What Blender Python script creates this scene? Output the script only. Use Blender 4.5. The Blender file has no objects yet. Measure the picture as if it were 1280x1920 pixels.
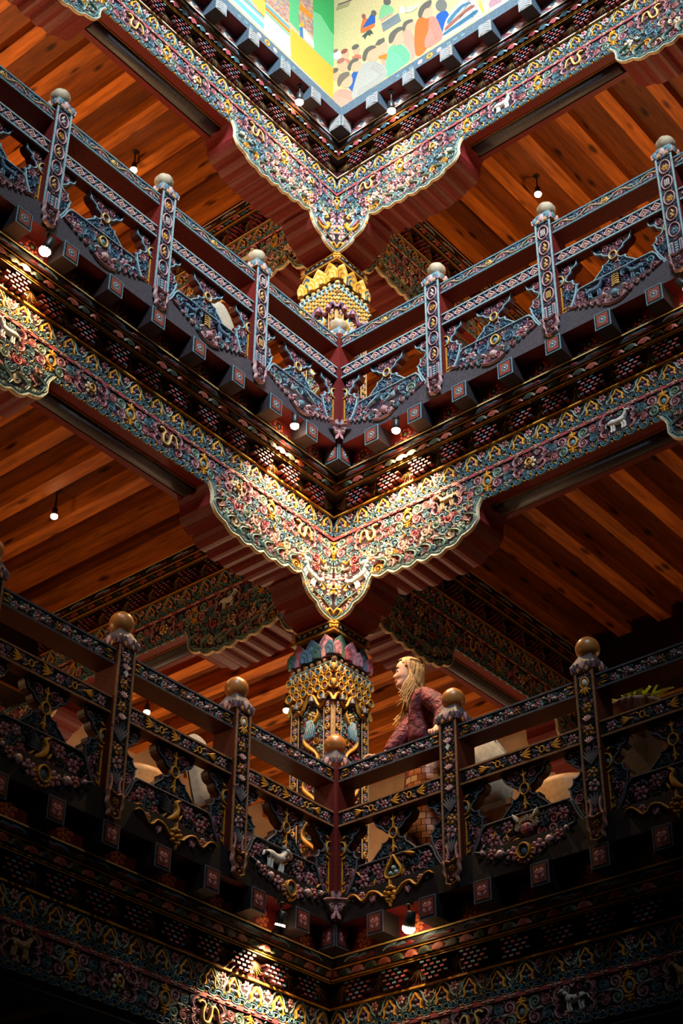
import bpy, math, random
from mathutils import Vector, Matrix
PI = math.pi
C = bpy.context.scene.collection
scene = bpy.context.scene

# ------------------------------------------------------------------ camera
F_PX = 3076.4
cam_data = bpy.data.cameras.new('camera')
cam_data.sensor_fit = 'VERTICAL'
cam_data.sensor_height = 36.0
cam_data.sensor_width = 24.0
cam_data.lens = F_PX * 36.0 / 1920.0
cam_data.clip_end = 200
cam = bpy.data.objects.new('camera', cam_data)
C.objects.link(cam)
_yaw, _pitch, _roll = 0.693, 0.615, 0.0058
_f = Vector((math.cos(_pitch)*math.cos(_yaw), math.cos(_pitch)*math.sin(_yaw), math.sin(_pitch)))
_r = Vector((math.sin(_yaw), -math.cos(_yaw), 0))
_u = _r.cross(_f)
_r2 = _r*math.cos(_roll) + _u*math.sin(_roll)
_u2 = -_r*math.sin(_roll) + _u*math.cos(_roll)
cam.matrix_world = Matrix(((_r2.x, _u2.x, -_f.x, -7.4421), (_r2.y, _u2.y, -_f.y, -6.2089), (_r2.z, _u2.z, -_f.z, 1.6), (0, 0, 0, 1)))
scene.camera = cam

# ------------------------------------------------------------------ world, exposure, large lights
world = bpy.data.worlds.new('world'); scene.world = world
world.use_nodes = True
bg = world.node_tree.nodes['Background']
bg.inputs[0].default_value = (0.55, 0.72, 1.0, 1)
bg.inputs[1].default_value = 0.005
scene.view_settings.view_transform = 'Standard'
scene.view_settings.look = 'None'
scene.view_settings.gamma = 1.0
scene.view_settings.exposure = 0.0
scene.view_settings.use_curve_mapping = False

def light(name, kind, loc, energy, color, target=None, **kw):
    d = bpy.data.lights.new(name, kind)
    d.energy = energy; d.color = color
    for k, v in kw.items(): setattr(d, k, v)
    o = bpy.data.objects.new(name, d); C.objects.link(o)
    o.location = loc
    if target is not None:
        o.rotation_euler = (Vector(target) - Vector(loc)).to_track_quat('-Z', 'Y').to_euler()
    return o
# daylight falling through the roof lantern of the atrium
light('clerestory_daylight', 'AREA', (-6.6, -6.0, 17.2), 415, (0.82, 0.93, 1.0), target=(-0.4, -0.4, 12.3), shape='RECTANGLE', size=3.2, size_y=2.4, spread=math.radians(54))
# added warm fill points in the galleries, standing in for light bounced upwards
WARM = (1.0, 0.64, 0.30)
# unseen soft warm fill, added to brighten the lower left balustrade
light('added_railing_fill', 'SPOT', (-4.2, -8.2, 9.6), 230, (1.0, 0.80, 0.60), target=(-2.5, 0.0, 6.8), spot_size=math.radians(30), spot_blend=1.0, shadow_soft_size=0.2)
WARM2 = (1.0, 0.70, 0.42)
for loc, e, c in (((-2.6, 2.4, 9.95), 240, WARM), ((2.4, -2.3, 9.95), 130, WARM), ((2.2, 2.2, 9.95), 80, WARM),
                  ((-3.9, 2.6, 6.3), 105, WARM), ((2.8, -3.0, 6.25), 24, WARM), ((2.7, 2.8, 6.3), 135, WARM2)):
    light('gallery_bounce_fill', 'POINT', loc, e, c, shadow_soft_size=0.25)

# zf: height of the underside of each storey's carved frieze
ZF = {1: 4.50, 2: 8.22, 3: 11.85}
WING = {'R': Matrix.Rotation(-PI/2, 4, 'Z'), 'L': Matrix.Diagonal((-1, 1, 1, 1)), 'W': Matrix.Identity(4)}

# ------------------------------------------------------------------ materials
def lin(c):
    return tuple((x/255/12.92 if x/255 <= 0.04045 else ((x/255+0.055)/1.055)**2.4) for x in c)

def mat_paint(name, rough=0.5, spec=0.35, metal=0.0, wear=0.35, bump=0.25):
    m = bpy.data.materials.new(name); m.use_nodes = True
    nt = m.node_tree; b = nt.nodes['Principled BSDF']
    at = nt.nodes.new('ShaderNodeAttribute'); at.attribute_name = 'Col'
    tc = nt.nodes.new('ShaderNodeTexCoord')
    n = nt.nodes.new('ShaderNodeTexNoise'); n.inputs['Scale'].default_value = 60; n.inputs['Detail'].default_value = 3
    nt.links.new(tc.outputs['Object'], n.inputs['Vector'])
    mx = nt.nodes.new('ShaderNodeMix'); mx.data_type = 'RGBA'; mx.blend_type = 'MULTIPLY'
    rp = nt.nodes.new('ShaderNodeValToRGB')
    rp.color_ramp.elements[0].position = 0.30; rp.color_ramp.elements[0].color = (1-wear, 1-wear, 1-wear, 1)
    rp.color_ramp.elements[1].position = 0.65; rp.color_ramp.elements[1].color = (1.12, 1.1, 1.08, 1)
    nt.links.new(n.outputs['Fac'], rp.inputs['Fac'])
    mx.inputs[0].default_value = 1.0
    nt.links.new(at.outputs['Color'], mx.inputs[6]); nt.links.new(rp.outputs['Color'], mx.inputs[7])
    nt.links.new(mx.outputs[2], b.inputs['Base Color'])
    b.inputs['Roughness'].default_value = rough; b.inputs['Metallic'].default_value = metal
    b.inputs['Specular IOR Level'].default_value = spec
    if bump:
        bp = nt.nodes.new('ShaderNodeBump'); bp.inputs['Strength'].default_value = bump; bp.inputs['Distance'].default_value = 0.004
        nt.links.new(n.outputs['Fac'], bp.inputs['Height']); nt.links.new(bp.outputs['Normal'], b.inputs['Normal'])
    return m

def mat_wood(name, axis, dark, lightc, grain=1.0, rough=0.55):
    """planks with long grain along one world axis, darker streaks and knots"""
    m = bpy.data.materials.new(name); m.use_nodes = True
    nt = m.node_tree; b = nt.nodes['Principled BSDF']
    g = nt.nodes.new('ShaderNodeNewGeometry')
    mp = nt.nodes.new('ShaderNodeMapping')
    sc = [9, 9, 9]; sc['xyz'.index(axis)] = 0.8
    mp.inputs['Scale'].default_value = sc
    nt.links.new(g.outputs['Position'], mp.inputs['Vector'])
    n = nt.nodes.new('ShaderNodeTexNoise'); n.inputs['Scale'].default_value = 2.2*grain; n.inputs['Detail'].default_value = 6; n.inputs['Roughness'].default_value = 0.65
    nt.links.new(mp.outputs['Vector'], n.inputs['Vector'])
    rp = nt.nodes.new('ShaderNodeValToRGB')
    rp.color_ramp.elements[0].position = 0.32; rp.color_ramp.elements[0].color = (*lin(dark), 1)
    rp.color_ramp.elements[1].position = 0.68; rp.color_ramp.elements[1].color = (*lin(lightc), 1)
    nt.links.new(n.outputs['Fac'], rp.inputs['Fac'])
    mp2 = nt.nodes.new('ShaderNodeMapping')
    sk = [7.5, 7.5, 7.5]; sk['xyz'.index(axis)] = 2.6
    mp2.inputs['Scale'].default_value = sk
    nt.links.new(g.outputs['Position'], mp2.inputs['Vector'])
    v = nt.nodes.new('ShaderNodeTexVoronoi'); v.inputs['Scale'].default_value = 1.0; v.inputs['Randomness'].default_value = 1.0
    nt.links.new(mp2.outputs['Vector'], v.inputs['Vector'])
    kr = nt.nodes.new('ShaderNodeValToRGB')
    kr.color_ramp.elements[0].position = 0.10; kr.color_ramp.elements[0].color = (0.16, 0.12, 0.10, 1)
    kr.color_ramp.elements[1].position = 0.24; kr.color_ramp.elements[1].color = (1, 1, 1, 1)
    nt.links.new(v.outputs['Distance'], kr.inputs['Fac'])
    mx = nt.nodes.new('ShaderNodeMix'); mx.data_type = 'RGBA'; mx.blend_type = 'MULTIPLY'; mx.inputs[0].default_value = 1.0
    nt.links.new(rp.outputs['Color'], mx.inputs[6]); nt.links.new(kr.outputs['Color'], mx.inputs[7])
    oi = nt.nodes.new('ShaderNodeObjectInfo')
    mr = nt.nodes.new('ShaderNodeMapRange'); mr.inputs[3].default_value = 0.72; mr.inputs[4].default_value = 1.15
    nt.links.new(oi.outputs['Random'], mr.inputs[0])
    hs = nt.nodes.new('ShaderNodeHueSaturation')
    nt.links.new(mr.outputs[0], hs.inputs['Value']); nt.links.new(mx.outputs[2], hs.inputs['Color'])
    nt.links.new(hs.outputs['Color'], b.inputs['Base Color'])
    b.inputs['Roughness'].default_value = rough; b.inputs['Specular IOR Level'].default_value = 0.3
    return m

def mat_noise(name, c1, c2, scale, rough=0.8, bump=0.2, spec=0.3, coord='Object', dist=0.01):
    m = bpy.data.materials.new(name); m.use_nodes = True
    nt = m.node_tree; b = nt.nodes['Principled BSDF']
    tc = nt.nodes.new('ShaderNodeTexCoord')
    n = nt.nodes.new('ShaderNodeTexNoise'); n.inputs['Scale'].default_value = scale; n.inputs['Detail'].default_value = 5
    nt.links.new(tc.outputs[coord], n.inputs['Vector'])
    rp = nt.nodes.new('ShaderNodeValToRGB')
    rp.color_ramp.elements[0].position = 0.35; rp.color_ramp.elements[0].color = (*lin(c1), 1)
    rp.color_ramp.elements[1].position = 0.65; rp.color_ramp.elements[1].color = (*lin(c2), 1)
    nt.links.new(n.outputs['Fac'], rp.inputs['Fac']); nt.links.new(rp.outputs['Color'], b.inputs['Base Color'])
    b.inputs['Roughness'].default_value = rough; b.inputs['Specular IOR Level'].default_value = spec
    bp = nt.nodes.new('ShaderNodeBump'); bp.inputs['Strength'].default_value = bump; bp.inputs['Distance'].default_value = dist
    nt.links.new(n.outputs['Fac'], bp.inputs['Height']); nt.links.new(bp.outputs['Normal'], b.inputs['Normal'])
    return m

def mat_emit(name, color, strength):
    m = bpy.data.materials.new(name); m.use_nodes = True
    b = m.node_tree.nodes['Principled BSDF']
    b.inputs['Base Color'].default_value = (0.9, 0.85, 0.8, 1)
    b.inputs['Emission Color'].default_value = (*color, 1); b.inputs['Emission Strength'].default_value = strength
    return m

PAINT = mat_paint('painted_carving', rough=0.55, spec=0.3)
MURALP = mat_paint('mural_paint', rough=0.85, spec=0.1, wear=0.10, bump=0.1)
WOODX = mat_wood('pine_along_x', 'x', (128, 64, 15), (206, 116, 36))
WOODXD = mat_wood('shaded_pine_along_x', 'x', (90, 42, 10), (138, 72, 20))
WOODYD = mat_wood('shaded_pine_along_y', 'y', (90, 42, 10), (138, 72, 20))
WOODY = mat_wood('pine_along_y', 'y', (128, 64, 15), (206, 116, 36))
KNOB = mat_noise('pale_turned_wood', (150, 132, 110), (190, 170, 140), 14, rough=0.6, bump=0.05)
KNOB2 = mat_noise('varnished_turned_wood', (150, 92, 42), (190, 126, 62), 9, rough=0.35, bump=0.03, spec=0.5)
PLASTER = mat_noise('plaster', (178, 150, 118), (196, 168, 136), 5, rough=0.9, bump=0.1)
FLOORM = mat_noise('floor_boards', (120, 80, 46), (150, 104, 62), 6, rough=0.6, bump=0.1)
LEATHER = mat_noise('tan_upholstery', (168, 118, 66), (190, 138, 82), 30, rough=0.5, bump=0.08)
CREAM = mat_noise('cream_cloth', (160, 148, 128), (178, 166, 146), 40, rough=0.9, bump=0.15)
BLACKM = mat_noise('black_metal', (22, 22, 24), (34, 34, 36), 20, rough=0.45, bump=0.0, spec=0.5)
BULB = mat_emit('lit_lamp', (1.0, 0.66, 0.34), 42)
SKIN = mat_noise('skin', (214, 160, 132), (226, 174, 146), 14, rough=0.5, bump=0.03)

# ------------------------------------------------------------------ colours
K = dict(
 teal=(104, 142, 156), lteal=(150, 180, 184), dteal=(56, 86, 98), blue=(84, 112, 138), sage=(128, 146, 124), green=(74, 106, 78),
 mauve=(158, 108, 122), pink=(196, 138, 140), lpink=(216, 176, 172), rose=(166, 78, 84), gold=(222, 156, 48), dgold=(150, 104, 36), lgold=(232, 196, 120),
 cream=(226, 208, 172), white=(226, 224, 216), maroon=(104, 26, 26), dmaroon=(58, 16, 20), red=(132, 36, 32), navy=(26, 22, 36), black=(16, 14, 18),
 slate=(84, 84, 94), charcoal=(34, 30, 32), tan=(150, 108, 74), brown=(88, 58, 36), orange=(196, 92, 48), brick=(146, 72, 58), violet=(96, 86, 122), ltan=(196, 160, 112))
KL = {k: (*lin(v), 1.0) for k, v in K.items()}
def kc(c): return KL[c] if isinstance(c, str) else (*lin(c), 1.0)

def crv(pts, W=None, closed=False, k=3):
    """Catmull-Rom smoothing of a polyline and its widths"""
    n = len(pts); W = W or [0]*n; out = []; ow = []
    g = (lambda i: i % n) if closed else (lambda i: max(0, min(n-1, i)))
    for i in range(n if closed else n-1):
        p0, p1, p2, p3 = (pts[g(i+q)] for q in (-1, 0, 1, 2))
        for q in range(k):
            t = q/k
            out.append(tuple(.5*(2*b+(c-a)*t+(2*a-5*b+4*c-d)*t*t+(3*b-a-3*c+d)*t**3) for a, b, c, d in zip(p0, p1, p2, p3))); ow.append(W[g(i)]*(1-t)+W[g(i+1)]*t)
    if not closed: out.append(pts[-1]); ow.append(W[-1])
    return out, ow
# ------------------------------------------------------------------ mesh builder (local x = along, y = depth, z = up; relief h stands out towards -y)
class MB:
    def __init__(s): s.v = []; s.f = []; s.c = []; s.sm = []
    def face(s, idx, col, smooth=False): s.f.append(idx); s.c.append(kc(col)); s.sm.append(smooth)
    def add(s, *pts):
        i = len(s.v); s.v.extend(pts); return i
    def merge(s, o, fx=lambda p: p):
        i = len(s.v); s.v.extend(fx(p) for p in o.v)
        s.f.extend([tuple(k+i for k in f) for f in o.f]); s.c.extend(o.c); s.sm.extend(o.sm)
        return s
    def box(s, x0, x1, y0, y1, z0, z1, col, front=None, bottom=None):
        i = s.add((x0,y0,z0),(x1,y0,z0),(x1,y1,z0),(x0,y1,z0),(x0,y0,z1),(x1,y0,z1),(x1,y1,z1),(x0,y1,z1))
        s.face((i,i+1,i+5,i+4), front or col); s.face((i+1,i+2,i+6,i+5), col); s.face((i+2,i+3,i+7,i+6), col)
        s.face((i+3,i,i+4,i+7), col); s.face((i+4,i+5,i+6,i+7), col); s.face((i+3,i+2,i+1,i), bottom or col)
        return s
    def prism(s, prof, x0, x1, cols, mitre=False, smooth=False):
        """profile of (y,z) swept along x; with mitre the near end is cut at x = -y"""
        n = len(prof)
        a = s.add(*[((-y if mitre else x0), y, z) for y, z in prof]); b = s.add(*[(x1, y, z) for y, z in prof])
        for k in range(n):
            k2 = (k+1) % n
            s.face((a+k, b+k, b+k2, a+k2), cols[k % len(cols)], smooth)
        s.face(tuple(a+k for k in range(n)), cols[0]); s.face(tuple(b+k for k in reversed(range(n))), cols[0])
        return s
    def poly(s, pts, h0, h1, cfront, cside=None):
        """outline (x,z) extruded from relief height h0 to h1"""
        n = len(pts); ar = sum(pts[i][0]*pts[(i+1)%n][1]-pts[(i+1)%n][0]*pts[i][1] for i in range(n))
        if ar < 0: pts = pts[::-1]
        a = s.add(*[(x, -h0, z) for x, z in pts]); b = s.add(*[(x, -h1, z) for x, z in pts])
        s.face(tuple(range(b, b+n)), cfront)
        for k in range(n):
            k2 = (k+1) % n; s.face((a+k, a+k2, b+k2, b+k), cside or cfront)
        s.face(tuple(reversed(range(a, a+n))), cside or cfront)
        return s
    def dome(s, x, z, rx, h, col, rz=None, n=8, h0=0.0, edge=None, rot=0.0):
        rz = rz or rx; cr, sr = math.cos(rot), math.sin(rot)
        rings = [(1.0, 0.0), (0.8, 0.62), (0.42, 0.93)]
        base = len(s.v)
        for q, hh in rings:
            for k in range(n):
                t = 2*PI*k/n; px, pz = rx*q*math.cos(t), rz*q*math.sin(t)
                s.v.append((x+px*cr-pz*sr, -(h0+h*hh), z+px*sr+pz*cr))
        top = s.add((x, -(h0+h), z))
        for r in range(2):
            for k in range(n):
                k2 = (k+1) % n
                s.face((base+r*n+k, base+r*n+k2, base+(r+1)*n+k2, base+(r+1)*n+k), (edge or col) if r == 0 else col, True)
        for k in range(n): s.face((base+2*n+k, base+2*n+(k+1)%n, top), col, True)
        return s
    def rib(s, pts, w, h, ce, cm=None, groove=False, closed=False, h0=0.0, sharp=False):
        """carved ribbon following pts (x,z); w half width (number or list)"""
        cm = cm or ce; n = len(pts)
        W = w if isinstance(w, (list, tuple)) else [w]*n
        if not sharp and 3 <= n <= 14: pts, W = crv(pts, W, closed); n = len(pts)
        if groove: sec = [(-1, 0), (-0.8, 1), (-0.42, 0.9), (0, 0.35), (0.42, 0.9), (0.8, 1), (1, 0)]; cc = [ce, ce, cm, cm, ce, ce]
        else: sec = [(-1, 0), (-0.62, 0.8), (0, 1), (0.62, 0.8), (1, 0)]; cc = [ce, cm, cm, ce]
        m = len(sec); base = len(s.v)
        for i in range(n):
            p = pts[i]
            q0 = pts[(i-1) % n] if (closed or i > 0) else p
            q1 = pts[(i+1) % n] if (closed or i < n-1) else p
            dx, dz = q1[0]-q0[0], q1[1]-q0[1]; L = math.hypot(dx, dz) or 1e-6
            nx, nz = -dz/L, dx/L
            for u, hh in sec:
                s.v.append((p[0]+nx*W[i]*u, -(h0+h*hh), p[1]+nz*W[i]*u))
        for i in range(n if closed else n-1):
            j = (i+1) % n
            for k in range(m-1):
                s.face((base+i*m+k, base+i*m+k+1, base+j*m+k+1, base+j*m+k), cc[k], not groove)
        return s
    def spiral(s, x, z, R, ce, cm=None, turns=1.5, a0=0.0, hand=1, w=None, h=0.012, n=15, groove=True, tail=0.0, eye=None, h0=0.0):
        pts = []; W = []; w = w or R*0.24; h *= 0.62
        if tail:
            t0 = a0; tx, tz = -math.sin(t0)*hand, math.cos(t0)*hand
            pts.append((x+R*math.cos(t0)-tx*tail, z+R*math.sin(t0)-tz*tail)); W.append(w*0.25)
        for i in range(n+1):
            q = i/n; t = a0+hand*2*PI*turns*q; r = R*(1-q*0.86)
            pts.append((x+r*math.cos(t), z+r*math.sin(t))); W.append(w*(1-0.55*q))
        s.rib(pts, W, h, ce, cm, groove, h0=h0, sharp=True)
        s.dome(x, z, R*0.22, h*1.15, eye or ce, n=6, h0=h0)
        return s
    def flower(s, x, z, R, cp, cc, n=6, h=0.012, edge=None, h0=0.0, rot=0.0, core=0.32):
        h *= 0.75
        for k in range(n):
            t = rot+2*PI*k/n; c, sn = math.cos(t), math.sin(t); wd = PI/n*0.92
            def P(r, a, hh): return (x+r*math.cos(t+a), -(h0+hh), z+r*math.sin(t+a))
            i = s.add(P(R*0.2, 0, h*0.3), P(R*0.72, -wd, h*0.1), P(R, -wd*0.45, h*0.15), P(R*1.02, wd*0.45, h*0.15), P(R*0.72, wd, h*0.1), P(R*0.68, 0, h))
            e = edge or cp
            s.face((i, i+1, i+5), cp, True); s.face((i+1, i+2, i+5), e, True); s.face((i+2, i+3, i+5), e, True); s.face((i+3, i+4, i+5), e, True); s.face((i+4, i, i+5), cp, True)
        s.dome(x, z, R*core, h*1.2, cc, n=7, h0=h0)
        return s
    def ring(s, x, z, rx, rz, w, h, ce, cm=None, n=18, h0=0.0):
        s.rib([(x+rx*math.cos(2*PI*k/n), z+rz*math.sin(2*PI*k/n)) for k in range(n)], w, h, ce, cm, closed=True, h0=h0)
        return s
    def leaf(s, x, z, L, wd, ang, ce, cm=None, h=0.010, h0=0.0, bend=0.0):
        pts = []; W = []
        for i in range(6):
            q = i/5; a = ang+bend*q
            pts.append((x+L*q*math.cos(a), z+L*q*math.sin(a))); W.append(max(0.0008, wd*math.sin(PI*min(1, q*0.94+0.06))))
        s.rib(pts, W, h, ce, cm, h0=h0, sharp=True); return s
    def lathe(s, prof, cx, cy, z0, cols, n=16, smooth=True):
        base = len(s.v)
        for r, z in prof:
            for k in range(n):
                t = 2*PI*k/n; s.v.append((cx+r*math.cos(t), cy+r*math.sin(t), z0+z))
        for i in range(len(prof)-1):
            for k in range(n):
                k2 = (k+1) % n
                s.face((base+i*n+k, base+i*n+k2, base+(i+1)*n+k2, base+(i+1)*n+k), cols[i % len(cols)], smooth)
        s.face(tuple(base+k for k in reversed(range(n))), cols[0]); s.face(tuple(base+(len(prof)-1)*n+k for k in range(n)), cols[-1])
        return s
    def tube(s, pts, r, col, n=8):
        R = r if isinstance(r, (list, tuple)) else [r]*len(pts); base = len(s.v); P = [Vector(p) for p in pts]
        for i, p in enumerate(P):
            d = (P[min(i+1, len(P)-1)]-P[max(i-1, 0)]).normalized()
            a = d.cross(Vector((0, 0, 1)));
            if a.length < 1e-3: a = d.cross(Vector((1, 0, 0)))
            a.normalize(); b = d.cross(a)
            for k in range(n):
                t = 2*PI*k/n; s.v.append(tuple(p+(a*math.cos(t)+b*math.sin(t))*R[i]))
        for i in range(len(P)-1):
            for k in range(n):
                k2 = (k+1) % n; s.face((base+i*n+k, base+i*n+k2, base+(i+1)*n+k2, base+(i+1)*n+k), col, True)
        s.face(tuple(base+k for k in range(n)), col); s.face(tuple(base+(len(P)-1)*n+k for k in reversed(range(n))), col)
        return s
    def mesh(s, name, mat=None):
        me = bpy.data.meshes.new(name)
        me.from_pydata(s.v, [], s.f)
        me.polygons.foreach_set('use_smooth', s.sm)
        at = me.color_attributes.new('Col', 'FLOAT_COLOR', 'CORNER')
        buf = []
        for f, c in zip(s.f, s.c): buf.extend(c*len(f))
        at.data.foreach_set('color', buf)
        me.materials.append(mat or PAINT)
        me.update()
        return me

def obj(name, me, parent=None, loc=(0, 0, 0), rot=None, sc=None, label=None, kind=None):
    """links a mesh (or a MB) as one object"""
    if isinstance(me, MB): me = me.mesh(name)
    o = bpy.data.objects.new(name, me); C.objects.link(o)
    if parent: o.parent = parent
    o.location = loc
    if rot: o.rotation_euler = rot
    if sc: o.scale = sc
    if label: o['label'] = label
    if kind: o['kind'] = kind
    return o

def thing(name, label, cat, wing='W', loc=(0, 0, 0), group=None, kind=None):
    o = bpy.data.objects.new(name, None); C.objects.link(o)
    o.empty_display_size = 0.1
    o.matrix_world = WING[wing] @ Matrix.Translation(loc)
    if label: o['label'] = label
    if cat: o['category'] = cat
    if group: o['group'] = group
    if kind: o['kind'] = kind
    return o

def inside(p, poly):
    x, y = p; r = False; n = len(poly)
    for i in range(n):
        x0, y0 = poly[i]; x1, y1 = poly[(i+1) % n]
        if (y0 > y) != (y1 > y) and x < (x1-x0)*(y-y0)/(y1-y0)+x0: r = not r
    return r

def edge_dist(p, poly):
    best = 9; n = len(poly)
    for i in range(n):
        x0, y0 = poly[i]; x1, y1 = poly[(i+1) % n]; dx, dy = x1-x0, y1-y0
        t = max(0, min(1, ((p[0]-x0)*dx+(p[1]-y0)*dy)/(dx*dx+dy*dy+1e-12)))
        best = min(best, math.hypot(p[0]-x0-t*dx, p[1]-y0-t*dy))
    return best

def fill(mb, poly, sizes, pal, rng, h=0.012, avoid=(), tries=260, h0=0.0, tight=0.86):
    """packs carved scrolls, blossoms and leaves inside an outline"""
    xs = [p[0] for p in poly]; zs = [p[1] for p in poly]; placed = list(avoid); tries *= 4; sizes = tuple(sizes)+(sizes[-1]*.72,)
    for R in sizes:
        for _ in range(tries):
            p = (rng.uniform(min(xs), max(xs)), rng.uniform(min(zs), max(zs)))
            if not inside(p, poly) or edge_dist(p, poly) < R*0.80: continue
            if any(math.hypot(p[0]-q[0], p[1]-q[1]) < (R+q[2])*tight for q in placed): continue
            placed.append((p[0], p[1], R))
            ce, cm = pal[rng.randrange(len(pal))]; t = rng.random()
            if R < sizes[-1]*1.01 and t < 0.6: mb.dome(p[0], p[1], R*0.75, h*.8, ce, n=6, h0=h0)
            elif t < 0.62: mb.spiral(p[0], p[1], R, ce, cm, turns=1.35, a0=rng.uniform(0, 6.28), hand=rng.choice((-1, 1)), h=h, n=12, tail=R*0.7, h0=h0)
            elif t < 0.84: mb.flower(p[0], p[1], R, ce, cm, n=5, h=h, rot=rng.uniform(0, 6), h0=h0)
            else:
                for q in range(3): mb.leaf(p[0], p[1], R, R*0.3, rng.uniform(0, 6.28), ce, cm, h=h, h0=h0)
    return placed

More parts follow.
